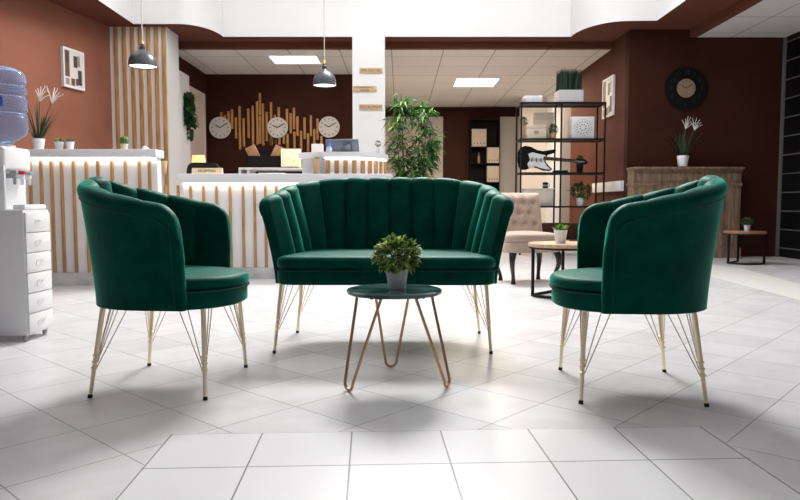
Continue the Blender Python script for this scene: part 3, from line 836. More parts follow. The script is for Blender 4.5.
# bottle on it
bx_ = A(25, 110, y0 + .2).x - .140
zb1 = zc + hgt + .022
b = Vector((bx_, (ya + yb_) / 2, zb1)); zt1 = A(10, 68, b.y).z - zb1
t.children[1].location = (bx_ - (xd - .15), 0, 0)
t = thing('water_bottle', 'large upturned blue water bottle on top of the white dispenser', 'water bottle', b)
m = MB(); Rb = .137
m.lathe([(0, .0), (.062, .0), (.066, .012), (.095, .026), (Rb * .93, .055), (Rb, .085), (Rb, zt1 * .38), (Rb * .94, zt1 * .40), (Rb * .94, zt1 * .42), (Rb, zt1 * .44), (Rb, zt1 * .60), (Rb * .93, zt1 * .62), (Rb * .93, zt1 * .66), (Rb, zt1 * .68), (Rb, zt1 * .74), (Rb * .93, zt1 * .76), (Rb * .93, zt1 * .79), (Rb, zt1 * .81), (Rb * .98, zt1 * .90), (Rb * .85, zt1 * .97), (Rb * .6, zt1), (0, zt1)], n=48)
m.build('bottle', bottle_m, t)
m = MB(); seg = 14
ro = [[Vector(((Rb + .0015) * cos(a), (Rb + .0015) * sin(a), z)) for z in (zt1 * .46, zt1 * .585)] for a in [radians(-160 + 106 * i / seg) for i in range(seg + 1)]]
for i in range(seg): m.quad(ro[i][0], ro[i + 1][0], ro[i + 1][1], ro[i][1])
m.build('label', label_blue, t)

# ================================================================== PICTURES
def picture(label, corners_px, proj, dep):
    q = [proj(*p) for p in corners_px]            # tl, tr, br, bl
    c = sum(q, Vector()) / 4; ux = ((q[1] - q[0]) + (q[2] - q[3])) / 2; ux.z = 0; wd = ux.length; ux.normalize()
    ht = ((q[0] - q[3]).z + (q[1] - q[2]).z) / 2
    an = math.atan2(ux.y, ux.x)
    t = thing('framed_picture', label, 'picture', c, an)
    m = MB(); f = .022
    for (x0, x1, z0, z1) in ((-wd / 2, wd / 2, ht / 2 - f, ht / 2), (-wd / 2, wd / 2, -ht / 2, -ht / 2 + f), (-wd / 2, -wd / 2 + f, -ht / 2 + f, ht / 2 - f), (wd / 2 - f, wd / 2, -ht / 2 + f, ht / 2 - f)):
        m.b2((x0, -dep, z0), (x1, -.002, z1))
    m.build('frame', white, t, smooth=False)
    m = MB(); m.b2((-wd / 2 + f, -dep * .8, -ht / 2 + f), (wd / 2 - f, -.003, ht / 2 - f)); W_, H_ = wd / 2 - f, ht / 2 - f
    y = -dep * .8
    for mi, x0, x1, z0, z1 in ((1, -.95, -.45, -.5, .95), (2, .0, .4, .1, .75), (3, .4, .7, .2, .8), (1, -.3, .1, -.95, -.55), (2, .45, .85, -.85, .0), (3, -.9, -.5, -.95, -.6), (1, .2, .45, -.9, -.5), (2, -.8, -.6, .3, .8)):
        m.mi = mi; m.b2((x0 * W_, y - .001 - .0003 * mi, z0 * H_), (x1 * W_, y + .001, z1 * H_))
    m.build('print', photo_m, t, smooth=False)
picture('white framed collage picture on the terracotta wall at left', ((60.5, 46), (81.5, 53.5), (81.5, 91), (60.5, 86)), on_left_wall, .045)
def on_recess(x, y):
    rr = ray(x, y); return Vector((0, 0, H)) + rr * (XW / rr.x)
picture('white framed collage picture on the brown side wall above the rack', ((604, 80.5), (614.8, 76), (615.6, 115), (605.5, 118.5)), on_recess, .04)
a_, b_ = on_recess(595, 181), on_recess(624, 191)
m = MB(); m.b2((XW - .05, b_.y, b_.z), (XW - .001, a_.y, A(624, 180.5, b_.y).z), .006)
o = m.build('wall_heater', white_plastic); tag(o, 'white flat rectangular heater on the side wall behind the rack', 'heater')

# ================================================================== PENDANTS
def pendant(px, y_top, y_rim, wpx, Y, label):
    zrim = A(px, y_rim, Y).z; z0 = A(px, y_top, Y).z; x = A(px, y_rim, Y).x; R = W(wpx, Y) / 2; h = z0 - zrim
    t = thing('pendant_lamp', label, 'pendant lamp', (x, Y, zrim), group='pendant lamps over the counter')
    m = MB(); m.lathe([(R, 0), (R * 1.0, .01), (R * .97, h * .35), (R * .86, h * .6), (R * .55, h * .85), (R * .28, h * .94), (R * .2, h * 1.02), (R * .17, h * 1.02), (R * .5, h * .80), (R * .83, h * .57), (R * .94, h * .33), (R * .97, .006), (R, 0)], n=48, cap=False); 
    sh = m.build('shade', shade_out, t)
    m = MB(); m.lathe([(0, .012), (R * .955, .012), (R * .93, h * .30), (R * .80, h * .54), (R * .4, h * .76), (0, h * .78)], n=40); m.build('glowing_inside', lamp_glow, sh)
    m = MB(); m.lathe([(R * .2, h), (R * .2, h * 1.2), (R * .14, h * 1.25), (R * .14, h * 1.32), (R * .05, h * 1.4), (0, h * 1.4)], n=24); m.build('socket', shade_out, t)
    m = MB(); m.lathe([(R * .10, h * 1.3), (R * .11, h * 1.42), (R * .05, h * 1.55), (0, h * 1.55)], n=16); m.tube([(R * .1 * cos(a), 0, h * 1.5 + R * .1 * sin(a)) for a in [2 * pi * i / 12 for i in range(12)]], R * .03, 6, closed=True); m.build('brass_collar', brass, t)
    m = MB(); m.tube([(0, 0, h * 1.5), (0, 0, ZT - zrim)], .0055, 6); m.build('cord', cord_m, t)
pendant(143, 50, 67, 27.5, 7.0, 'charcoal dome pendant lamp hanging before the timber slats at left')
pendant(324.6, 69.5, 86, 23, 8.0, 'charcoal dome pendant lamp hanging left of the white column')

# ================================================================== CLOCK WALL
def wall_clock(px, py, rpx, label):
    c = A(px, py, YR); R = W(rpx, YR); t = thing('wall_clock', label, 'clock', (c.x, YR - .03, c.z), group='round clocks on the back wall')
    m = MB(); m.lathe([(0, -.0), (R, -.0), (R, .028), (R * .97, .034), (R * .93, .034), (R * .92, .022), (0, .022)], n=48, axis='y'); m.build('rim', mat('clock_rim', (.68, .64, .61), .4) if 'clock_rim' not in bpy.data.materials else bpy.data.materials['clock_rim'], t)
    m = MB(); m.lathe([(0, .02), (R * .925, .02), (R * .925, .025), (0, .025)], n=48, axis='y'); m.build('dial', clock_face, t)
    m = MB()
    for k in range(12):
        a = 2 * pi * k / 12; m.box((sin(a) * R * .75, -.027, cos(a) * R * .75), (.012, .004, R * .16), Matrix.Rotation(a, 3, 'Y'))
    m.build('hour_marks', ink, t, smooth=False)
    for ang, ln, nm in ((-62, .5, 'hour_hand'), (58, .72, 'minute_hand')):
        a = radians(ang); m = MB(); m.box((sin(a) * R * ln / 2, -.032, cos(a) * R * ln / 2), (.016, .004, R * ln), Matrix.Rotation(a, 3, 'Y')); m.build(nm, ink, t, smooth=False)
wall_clock(220.8, 128, 10.7, 'round pale wall clock at the left end of the wooden rods')
wall_clock(278, 128, 10.2, 'round pale wall clock in the middle of the wooden rods')
wall_clock(329.3, 127.3, 10.4, 'round pale wall clock at the right end, above the grey monitor')
k8 = 800 / 140
rods = [(92, 155, 190), (112, 172, 235), (132, 150, 245), (152, 138, 250), (175, 185, 305), (196, 120, 238), (198, 240, 368), (219, 190, 352), (246, 135, 302), (271, 118, 340), (296, 92, 340), (312, 45, 170), (313, 175, 335), (329, 105, 345), (351, 153, 320), (376, 98, 345), (398, 170, 335), (420, 126, 200), (424, 300, 340), (450, 290, 335), (400, 290, 335), (467, 136, 230), (471, 280, 360), (488, 160, 276), (507, 130, 252), (510, 266, 358), (527, 178, 290), (548, 262, 372), (568, 186, 308), (588, 276, 380), (604, 172, 292), (624, 252, 360), (642, 192, 312), (665, 290, 340), (376, 305, 345)]
t = thing('wall_art', 'wall art of many upright wooden rods between the three clocks', 'wall decoration', (A(278, 130, YR).x, YR, A(278, 130, YR).z))
for i, (x, ya_, yb2) in enumerate(rods):
    a = A(205 + x / k8, 85 + ya_ / k8, YR - .03) - t.location; b = A(205 + x / k8, 85 + yb2 / k8, YR - .03) - t.location
    m = MB(); m.b2((a.x - .021, -.026, b.z), (a.x + .021, -.002, a.z), .003); m.build('rod', rod_wood, t)

# ================================================================== RECEPTION CLUTTER
# white console behind the counter
Yk = 8.6; zk = A(270, 167.5, Yk).z; xa, xb = A(238.5, 168, Yk).x, A(318, 168, Yk).x
t = thing('console_shelf', 'white open console behind the counter under the dark file box', 'shelf', ((xa + xb) / 2, Yk + .2, 0)); hw = (xb - xa) / 2
m = MB(); m.b2((-hw, -.2, zk - .028), (hw, .2, zk), .003); m.build('top', white_lam, t)
m = MB(); m.b2((-hw, -.2, zk - .32), (hw, .2, zk - .30)); m.build('shelf', white_lam, t, smooth=False)
for x in (-hw + .015, -hw + .12, hw - .015): 
    m = MB(); m.b2((x - .014, -.2, 0), (x + .014, .2, zk - .028)); m.build('upright', white_lam, t, smooth=False)
# file box
a, b = A(247, 167.5, Yk + .1), A(281, 156, Yk + .1)
t = thing('file_box', 'black open file box on the white console', 'box', ((a.x + b.x) / 2, Yk + .2, zk)); hw = (b.x - a.x) / 2; hh = b.z - zk
m = MB(); m.b2((-hw, -.14, 0), (hw, .14, .01)); m.b2((-hw, -.14, 0), (hw, -.13, hh)); m.b2((-hw, .13, 0), (hw, .14, hh + .1)); m.b2((-hw, -.14, 0), (-hw + .01, .14, hh)); m.b2((hw - .01, -.14, 0), (hw, .14, hh)); m.build('box', black_box, t, smooth=False)
for dx, an, lab in ((-.14, -.5, 'brown wooden folder leaning left in the black file box'), (.14, .5, 'brown wooden folder leaning right in the black file box')):
    m = MB(); m.box((0, 0, .125), (.13, .05, .27), Matrix.Rotation(an * .9, 3, 'Y'), .003)
    o = m.build('folder', folder_m, loc=(t.location.x + dx, Yk + .2, zk + .03)); tag(o, lab, 'folder', 'folders in the file box')
# luminous patterned lamp
a, b = A(280.5, 167.5, Yk - .05), A(299.5, 148.5, Yk - .05)
t = thing('table_lamp', 'square glowing patterned table lamp on the white console', 'lamp', ((a.x + b.x) / 2, Yk + .05, zk)); hw = (b.x - a.x) / 2; hh = b.z - zk
tc = nd(deco_glow, 'ShaderNodeTexCoord'); v = nd(deco_glow, 'ShaderNodeTexVoronoi'); v.inputs['Scale'].default_value = 22; rr_ = nd(deco_glow, 'ShaderNodeValToRGB')
rr_.color_ramp.elements[0].color = (.30, .20, .08, 1); rr_.color_ramp.elements[0].position = .2; rr_.color_ramp.elements[1].color = (1, .86, .6, 1); rr_.color_ramp.elements[1].position = .42
lk(deco_glow, tc.outputs['Object'], v.inputs['Vector']); lk(deco_glow, v.outputs['Distance'], rr_.inputs['Fac']); lk(deco_glow, rr_.outputs[0], bsdf(deco_glow).inputs['Emission Color'])
m = MB(); m.b2((-hw, -.06, .01), (hw, .06, hh), .004); m.build('glowing_body', deco_glow, t)
m = MB(); m.b2((-hw * .8, -.05, 0), (hw * .8, .05, .01)); m.build('base', black, t)
# paper stack
b = A(271, 172, 7.15)
for k, (dx, an) in enumerate(((0, .1), (.02, -.12))):
    m = MB(); m.box((0, 0, .006), (.26, .2, .012), None, .001)
    o = m.build('paper_stack', white_lam, loc=(b.x + dx, 7.18, zl + .012 * k), rotz=an); tag(o, ('lower' if k == 0 else 'upper') + ' of the white paper stacks on the lower counter', 'paper', 'papers on the counter')
# yellow lamp
Yy = 8.3; x = A(198.5, 160, Yy).x; z1, z0 = A(198, 155.5, Yy).z, A(198, 164, Yy).z
t = thing('desk_lamp', 'amber glowing desk lamp behind the black office chair', 'lamp', (x, Yy, 0))
R = W(7.6, Yy)
m = MB(); m.lathe([(R, z0 - .06), (R * .78, z1), (R * .74, z1), (R * .96, z0 - .06)], n=32); m.build('shade', shade_glow, t)
m = MB(); m.lathe([(0, 0), (.14, 0), (.14, .02), (.012, .04), (.012, z1 - .03), (0, z1 - .03)], n=20); m.build('stand', black_metal, t)
# office chair
Yo = 7.9; x = A(202.5, 165, Yo).x; z1 = A(200, 162.5, Yo).z; hw = W(17.5, Yo)
t = thing('office_chair', 'black office chair behind the lower reception counter', 'chair', (x, Yo, 0))
m = MB(); pl = rounded_poly([(-hw, .62), (hw, .62), (hw * .93, z1), (-hw * .93, z1)], [.05, .05, .1, .1]); m.prism(pl, -.03, .03, lambda x_, y_, z_: Vector((x_, z_ + .06 * (x_ / hw) ** 2, y_))); m.build('backrest', black, t)
m = MB(); soft_prism(m, superell(.24, -.24, .24, 3, 3), .46, .54, .03, .01); m.build('seat', black, t)
m = MB(); m.tube([(0, 0, .08), (0, 0, .47)], .03, 12); m.build('gas_post', black_metal, t)
m = MB(); m.box((0, .05, .57), (.06, .03, .25)); m.build('back_bracket', black_metal, t)
for k in range(5):
    a = 2 * pi * k / 5; m = MB(); m.tube([(0, 0, .1), (cos(a) * .28, sin(a) * .28, .065)], .018, 8, .013); lg = m.build('base_arm', black_metal, t)
    m = MB(); m.lathe([(0, -.02), (.03, -.02), (.03, .02), (0, .02)], (cos(a) * .28, sin(a) * .28, .03), 14, 'x'); m.build('caster', black, lg)
# reception sign block
a, b = A(192.5, 173.8, 6.85), A(222.5, 168, 6.85)
t = thing('desk_sign', 'cream wooden RECEPTION block on the lower counter', 'sign', ((a.x + b.x) / 2, 6.85, zl)); hw = (b.x - a.x) / 2; hh = max(b.z - zl, .05)
m = MB(); m.prism([(-.035, 0), (.035, 0), (.012, hh), (-.012, hh)], -hw, hw, lambda x_, y_, z_: Vector((z_, x_, y_))); m.build('block', mat('cream_sign_wood', (.80, .62, .38), .5), t, smooth=False)
tilt = math.atan2(hh, .023)
text_mesh('lettering', 'RECEPTION', .034, ink, t, (0, -.0245, hh * .5), (tilt, 0, 0))
# box, bottle and monitor on the raised counter
zr_ = zr
a, b = A(312, 152, 7.2), A(323, 144.2, 7.2)
m = MB(); m.b2((-(b.x - a.x) / 2, -.05, 0), ((b.x - a.x) / 2, .05, b.z - zr_), .004)
tag(m.build('tissue_box', mat('pinkish_white_card', (.72, .66, .63), .6), loc=((a.x + b.x) / 2, 7.2, zr_)), 'small square white box on the raised counter left of the bottle', 'box')
x = A(329.5, 150, 7.15).x
t = thing('spray_bottle', 'small clear bottle with blue top beside the monitor', 'bottle', (x, 7.12, zr_))
m = MB(); m.lathe([(0, 0), (.028, 0), (.03, .01), (.03, .06), (.016, .078), (0, .078)], n=24); m.build('body', clear_pl, t)
m = MB(); m.lathe([(.018, .074), (.018, .1), (.01, .112), (.01, .125), (0, .125)], n=20); m.build('pump_top', blue_pl, t)
Ym = 7.28
a, b = A(326, 152, Ym), A(358.5, 139.2, Ym)
t = thing('monitor', 'grey computer monitor seen from behind on the raised counter', 'monitor', ((a.x + b.x) / 2, Ym, zr_), radians(-14)); hw = (b.x - a.x) / 2 * 1.05; hh = b.z - zr_
m = MB(); m.box((0, 0, hh * .58), (hw * 2, .03, hh * .84), Matrix.Rotation(.25, 3, 'X'), .006); m.build('shell', screen_grey, t)
m = MB(); m.box((hw * .35, -.02, hh * .5), (hw * .5, .03, hh * .5), Matrix.Rotation(.25, 3, 'X'), .006); m.build('rear_housing', mat('monitor_back_dark', (.07, .08, .1), .4), t)
m = MB(); m.lathe([(0, 0), (.07, 0), (.07, .008), (0, .008)], n=24); m.tube([(0, 0, .005), (0, 0, hh * .5)], .014, 10); m.build('stand', screen_grey, t)

# ================================================================== FAR BOOKCASE
Yb = YE - .35
a, b = A(470.5, 119, Yb), A(500, 119, Yb)
t = thing('dark_bookcase', 'tall black bookcase of white boxes at the far end wall', 'bookcase', ((a.x + b.x) / 2, Yb + .17, 0)); hw = (b.x - a.x) / 2; zz = a.z
m = MB(); m.b2((-hw, .15, 0), (hw, .17, zz)); m.b2((-hw, -.17, 0), (-hw + .02, .15, zz)); m.b2((hw - .02, -.17, 0), (hw, .15, zz)); m.b2((-hw, -.17, zz - .02), (hw, .15, zz)); m.build('carcass', black_box, t, smooth=False)
shl = [A(480, y, Yb).z for y in (146.5, 163, 182, 200)]
for z in shl:
    m = MB(); m.b2((-hw + .02, -.17, z - .02), (hw - .02, .149, z)); m.build('shelf', black_box, t, smooth=False)
for (x0, x1, y0_, zi, lab) in ((471.8, 486.5, 129, 0, 'topmost white storage box in the dark bookcase'), (487.2, 499, 147.5, 1, 'middle white storage box in the dark bookcase'), (487.2, 499, 166, 2, 'lowest white storage box in the dark bookcase')):
    a, b = A(x0, y0_, Yb), A(x1, y0_, Yb); h = a.z - shl[zi]
    q = thing('storage_box', lab, 'box', ((a.x + b.x) / 2, Yb + .1, shl[zi]), group='white boxes in the far bookcase'); hw_ = min((b.x - a.x) / 2, .2)
    m = MB(); m.b2((-hw_, -.12, 0), (hw_, .12, h), .003); m.build('box', kraft, q)
    for k in range(4):
        m = MB(); m.lathe([(0, 0), (.014, 0), (.014, .003), (0, .003)], ((k - 1.5) * hw_ * .45, -.12, h * .18), 12, 'y'); m.build('eyelet', ink, q)
b = A(479, 163, Yb); m = MB(); m.lathe([(0, 0), (.035, 0), (.035, .14), (.012, .2), (.012, .25), (0, .25)], n=20)
tag(m.build('bottle', mat('amber_bottle', (.35, .2, .1), .3), loc=(b.x, Yb + .05, shl[1])), 'small brown bottle in the dark bookcase left of the boxes', 'bottle')
# dark door left of the bookcase
a, b = A(444, 112, YE), A(469.5, 112, YE)
m = MB(); m.b2((a.x, YE - .05, 0), (b.x, YE - .001, a.z)); d2 = m.build('door_2', dark_door, smooth=False); struct(d2)
m = MB(); m.tube([(b.x - .1, YE - .05, 1.0), (b.x - .1, YE - .1, 1.0), (b.x - .22, YE - .1, 1.0)], .01); m.build('door_handle', black_metal, d2)

# ================================================================== SHELVING RACK
Y0, Y1 = 10.0, 10.40
X = [A(521, 150, Y0).x, A(561, 150, Y0).x, A(604.5, 150, Y0).x]
zsh = [A(560, y, Y0).z for y in (102, 138.3, 172.3, 206, 238)]
t = thing('shelving_rack', 'tall open black metal shelving rack in the recess by the brown wall', 'shelf', ((X[0] + X[2]) / 2, (Y0 + Y1) / 2, 0))
lx, ly = t.location.x, t.location.y
for x in X:
    for y in (Y0, Y1):
        m = MB(); m.b2((x - lx - .011, y - ly - .011, 0), (x - lx + .011, y - ly + .011, zsh[0])); m.build('post', black_metal, t, smooth=False)
for z in zsh:
    m = MB()
    for y in (Y0, Y1): m.b2((X[0] - lx, y - ly - .015, z - .024), (X[2] - lx, y - ly + .015, z))
    for x in X: m.b2((x - lx - .014, Y0 - ly, z - .029), (x - lx + .014, Y1 - ly, z - .001))
    m.b2((X[0] - lx + .015, Y0 - ly + .015, z - .012), (X[2] - lx - .015, Y1 - ly - .015, z - .004))
    m.build('shelf', black_metal, t, smooth=False)
def rack_z(i): return zsh[i]
Ys = (Y0 + Y1) / 2
def rb(x0, x1, y0_, i, Y=Ys):
    a, b = A(x0, y0_, Y), A(x1, y0_, Y); return (a.x + b.x) / 2, (b.x - a.x) / 2, a.z - zsh[i]
# grass box on top
cx, hw, h = rb(557.5, 581.5, 91, 0, Y0 + .15); r = random.Random(5)
t = thing('grass_planter', 'white square planter of upright dark grass on top of the rack', 'plant', (cx, Ys, zsh[0]))
m = MB(); m.b2((-hw, -.16, 0), (hw, .16, .012)); m.b2((-hw, -.16, 0), (hw, -.145, h)); m.b2((-hw, .145, 0), (hw, .16, h)); m.b2((-hw, -.145, 0), (-hw + .015, .145, h)); m.b2((hw - .015, -.145, 0), (hw, .145, h)); m.b2((-hw + .01, -.15, .01), (hw - .01, .15, h - .03)); m.build('planter', grey_ceramic, t, smooth=False)
gh = A(570, 69.5, Ys).z - zsh[0] - h
m = MB()
for i in range(700):
    m.mi = r.choice((0, 0, 1)); m.blade((r.uniform(-hw + .015, hw - .015), r.uniform(-.14, .14), h - .03), (r.uniform(-.06, .06), r.uniform(-.06, .06), 1), (gh + .03) * r.uniform(.9, 1.05), .014, .03, 2)
m.build('grass_blades', sofa_grass, t)
cx, hw, h = rb(523.5, 541.5, 96.5, 0)
m = MB(); m.b2((-hw, -.12, 0), (hw, .12, h), .02, 3); tag(m.build('storage_case', white_plastic, loc=(cx, Ys, zsh[0])), 'low white rounded case lying on top of the rack', 'case')
# top shelf
def cream_box(x0, x1, y0_, z, Y, lab, yb_=None):
    a, b = A(x0, y0_, Y), A(x1, y0_, Y); hw, h = (b.x - a.x) / 2, a.z - z
    t = thing('cream_box', lab, 'box', ((a.x + b.x) / 2, Y + .08, z), group='cream lidded boxes on the rack')
    m = MB(); m.b2((-hw, -.08, 0), (hw, .08, h * .78), .003); m.build('box', kraft, t)
    m = MB(); m.b2((-hw - .004, -.084, h * .72), (hw + .004, .084, h), .003); m.build('lid', kraft, t)
    m = MB(); n = 14; m.tube([(.028 * cos(2 * pi * k / n), -.085, h * .45 + .016 * sin(2 * pi * k / n)) for k in range(n)], .004, 6, closed=True); m.build('label_holder', ink, t)
    return h
h1 = cream_box(527, 546, 124.8, zsh[1], Y0 + .015, 'cream lidded box, lower and nearer one on the rack top tier')
m = None
h2 = cream_box(535.5, 554, 112.5, zsh[1] , Y0 + .20, 'tall cream lidded box behind the nearer one on the rack')
small_plant(530.5, 125, Y0 + .16, zsh[1] + h1 - .0, 4.5, 4, 'small dark conical plant on the lower cream box', 'dark', clay, 21, fh=9) if False else None
small_plant(523.6, 138, Y0 + .33, zsh[1], 5.5, 17, 'slim dark plant in a tall pot behind the cream boxes', 'dark', clay, 21, fh=8)
small_plant(553.2, 137.5, Y0 + .08, zsh[1], 6.5, 6, 'small dark plant in peach pot right of the cream boxes', 'dark', clay, 22, fh=9)
cx, hw, h = rb(572, 594.5, 116.5, 1, Y0 + .05)
t = thing('carved_box', 'white carved box with dark floral pattern on the rack', 'box', (cx, Ys - .02, zsh[1]))
m = MB(); m.b2((-hw, -.13, 0), (hw, .13, h), .004); m.build('box', ceramic, t)
m = MB(); cz = h * .5
for (rad, n, s_) in ((.045, 8, .02), (.09, 14, .02), (.125, 18, .014)):
    for k in range(n):
        a = 2 * pi * k / n + rad * 9; m.box((cos(a) * rad, -.131, cz + sin(a) * rad * .95), (s_, .004, s_ * .7), Matrix.Rotation(-a, 3, 'Y'))
m.build('pattern', mat('carving_dark', (.10, .10, .11), .7), t, smooth=False)  # dark pieces of the floral pattern on the box front
# guitar lying against the rack (long axis along x)
gx0, gx1 = A(517.5, 150, Y0 + .1).x, A(584, 150, Y0 + .1).x
gz = zsh[2]
t = thing('electric_guitar', 'black electric guitar with white pickguard lying on the rack', 'guitar', (gx0, Y0 + .12, gz + .015))
def gp(px, py):
    q = A(px, py, Y0 + .12); return (q.x - gx0, q.z - gz - .015)
out = [gp(*p) for p in ((517.2, 160), (517.8, 152), (520.5, 147.5), (525, 145.8), (531, 147), (537, 150.2), (543, 151.2), (550, 150), (554.5, 149.3), (555.8, 151), (553, 153.5), (547.5, 155.2), (545.2, 158), (545.5, 162), (548.5, 166), (552, 169.2), (549.5, 171.2), (542.5, 170.5), (536, 168), (530.5, 167.8), (525.5, 170), (521, 169.8), (518.3, 166.5))]
tl = lambda x_, y_, z_: Vector((x_, z_, y_))
m = MB(); m.prism(out, -.022, .022, tl); m.build('body', guitar_black, t, ang=50)
pg = [gp(*p) for p in ((528, 154), (532, 152.3), (539, 154.2), (545.5, 155.4), (544, 158), (544, 162), (546.5, 166), (550.5, 169.6), (546, 169.8), (539, 167.8), (534.5, 165.8), (533.2, 168.8), (528.5, 168.6), (527, 164), (529.8, 160))]
m = MB(); m.prism(pg, -.026, -.0225, tl); pgo = m.build('pickguard', guitar_white, t, ang=50)
m = MB()
for px in (531.5, 536, 540.5):
    a = gp(px, 160.2); m.box((a[0], -.029, a[1]), (.016, .008, .06), None, .002)
m.build('pickups', black, pgo)
n0, n1, n2 = gp(543, 158.2), gp(575, 161.2), gp(586, 162.2)
d = Vector((n1[0] - n0[0], 0, n1[1] - n0[1])); an = -math.atan2(d.z, d.x)
m = MB(); m.box((( n0[0] + n1[0]) / 2, -.03, (n0[1] + n1[1]) / 2), (d.length, .02, .05), Matrix.Rotation(an, 3, 'Y'), .004); m.build('neck', fret_wood, t)
hd_ = [gp(*p) for p in ((574, 159.8), (578, 158.3), (585, 159.8), (587.5, 162.5), (585, 164.6), (579, 163.4), (574, 163))]
m = MB(); m.prism(hd_, -.032, -.018, tl); m.build('headstock', guitar_black, t, ang=50)
m = MB()
for k in range(6):
    o0 = (k - 2.5) * .006; m.tube([(gp(529.5, 159.3)[0], -.036, gp(529.5, 159.3)[1] + o0), (n2[0] - .03, -.043, n2[1] + o0 * .7)], .0009, 4)
m.build('strings', grey_plastic, t)
small_plant(579.5, 171.8, Y0 + .30, zsh[2], 7.5, 9, 'dark leafy plant in black pot behind the guitar neck', 'dark', black, 23, fh=9)
# cloth beneath the guitar neck
cx, hw, _ = rb(552, 567, 170, 2)
m = MB(); soft_prism(m, superell(hw, -.08, .08, 3, 3), 0, .035, .012); tag(m.build('folded_cloth', velvet, loc=(cx, Y0 + .14, zsh[2])), 'folded green cloth on the rack under the guitar neck', 'cloth')
# third shelf
cx, hw, h = rb(523.5, 553.5, 188.2, 3, Y0 + .05)
t = thing('cream_chest', 'wide cream chest on the lower tier of the rack', 'box', (cx, Ys, zsh[3]))
m = MB(); m.b2((-hw, -.15, 0), (hw, .15, h - .02), .003); m.build('body', cream, t)
m = MB(); m.b2((-hw - .01, -.16, h - .02), (hw + .01, .16, h), .003); m.build('lid', cream, t)
zch = zsh[3] + h
a = A(544.5, 188, Ys); hh_ = W(6, Ys)
t = thing('mug', 'black mug standing on the cream chest in the rack', 'mug', (a.x, Ys - .05, zch))
m = MB(); m.lathe([(0, 0), (.036, 0), (.038, .004), (.038, hh_), (.034, hh_), (.034, .01), (0, .01)], n=24); m.build('body', black_box, t)
m = MB(); m.tube([(.036, 0, hh_ * .8), (.06, 0, hh_ * .7), (.06, 0, hh_ * .35), (.036, 0, hh_ * .25)], .005, 6); m.build('handle', black_box, t)
m = MB(); m.lathe([(.0385, hh_ * .3), (.0388, hh_ * .32), (.0388, hh_ * .6), (.0385, hh_ * .62)], n=24); m.build('band', grey_plastic, t)
small_plant(580.3, 206, Y0 + .15, zsh[3], 9, 8.2, 'round green plant in white pot on the lower tier of the rack', 'bush', ceramic, 24, fh=15)
cx, hw, h = rb(566, 582, 221, 4)
m = MB(); m.b2((-.55, -.16, 0), (.55, .16, A(560, 223, Ys).z - zsh[4]), .004)
tag(m.build('dark_crate', dark_door, loc=(lx + .02, Ys, zsh[4])), 'long dark brown crate on the bottom tier of the rack', 'crate')

# ================================================================== TUFTED TAN CHAIR
q = [FL(510, 286.5), FL(554, 282.5)]; cxy = (q[0] + q[1]) / 2
an = math.atan2(q[1].y - q[0].y, q[1].x - q[0].x) * .35
t = thing('slipper_chair', 'tan button tufted armless chair on curved black legs behind the loveseat', 'chair', (cxy.x - .02, cxy.y + .22, 0), an)
ol = rounded_poly([(-.29, -.26), (.27, -.26), (.25, .26), (-.25, .26)], [.12, .12, .1, .1], 8)
zs1 = A(530, 234, 6.3).z; zs0 = A(530, 254.5, 6.1).z
m = MB(); soft_prism(m, ol, zs0, zs0 + .1, .02); m.build('seat_base', tan_fab, t, ang=70)
m = MB(); soft_prism(m, ol, zs0 + .09, zs1, .03, .02); m.build('seat_cushion', tan_fab, t, ang=70)
zb_ = A(530, 192.5, 6.7).z
m = MB(); nx, nz = 49, 41; hwb = .262; btn = [(-.16 + .107 * i + (.0535 if j % 2 else 0), .11 + .10 * j) for j in range(4) for i in range(4 if not j % 2 else 3)]
def bk(i, j, side):
    u, v = i / (nx - 1) * 2 - 1, j / (nz - 1); z = zs1 - .05 + v * (zb_ - zs1 + .05)
    x = u * hwb * (1 - .05 * (1 - v)); 
    if v > .9: x *= 1 - .0
    edge_ = (1 - abs(u) ** 8) ** .5 * (1 - max(0, (v - .55) / .45) ** 8) ** .5
    dp = .075 * edge_
    for bx2, bz2 in btn:
        dd = ((x - bx2) ** 2 + (z - (zs1 + bz2 - .03)) ** 2); dp -= .03 * math.exp(-dd / .0007) * edge_ * (side < 0)
    yb3 = .20 + .14 * v
    return Vector((x, yb3 + (side * dp if side < 0 else dp * .5), z))
for side in (-1, 1):
    g = [[m.bm.verts.new(bk(i, j, side)) for i in range(nx)] for j in range(nz)]
    for j in range(nz - 1):
        for i in range(nx - 1): m.bm.faces.new((g[j][i], g[j][i + 1], g[j + 1][i + 1], g[j + 1][i]))
bmesh.ops.remove_doubles(m.bm, verts=m.bm.verts, dist=.002)
bb = m.build('backrest', tan_fab, t, ang=80)
for bx2, bz2 in btn:
    zz_ = zs1 + bz2 - .03; v = (zz_ - zs1 + .05) / (zb_ - zs1 + .05)
    if v > .95: continue
    m = MB(); m.lathe([(0, -.004), (.009, -.003), (.011, 0), (.008, .004), (0, .006)], (bx2, .20 + .14 * v - .047, zz_), 10, 'y'); m.build('button', tan_fab, bb)
for sx in (-1, 1):
    for fy, sg in ((-.2, -1), (.2, 1)):
        m = MB(); pts = []
        for k in range(9):
            v = k / 8; bow = .03 * sin(pi * 1.6 * (1 - v)) * 1.0
            pts.append(Vector((sx * (.215 + bow * .6), fy + sg * bow, (zs0 + .01) * v)))
        n_ = 10; rs = []
        for k, p in enumerate(pts):
            v = k / 8; rr = .016 + .022 * v ** 2 + .008 * max(0, 1 - v * 6)
            rs.append([p + Vector((cos(2 * pi * i / n_) * rr, sin(2 * pi * i / n_) * rr, 0)) for i in range(n_)])
        m.rings(rs); m.build('leg', dark_wood, t)

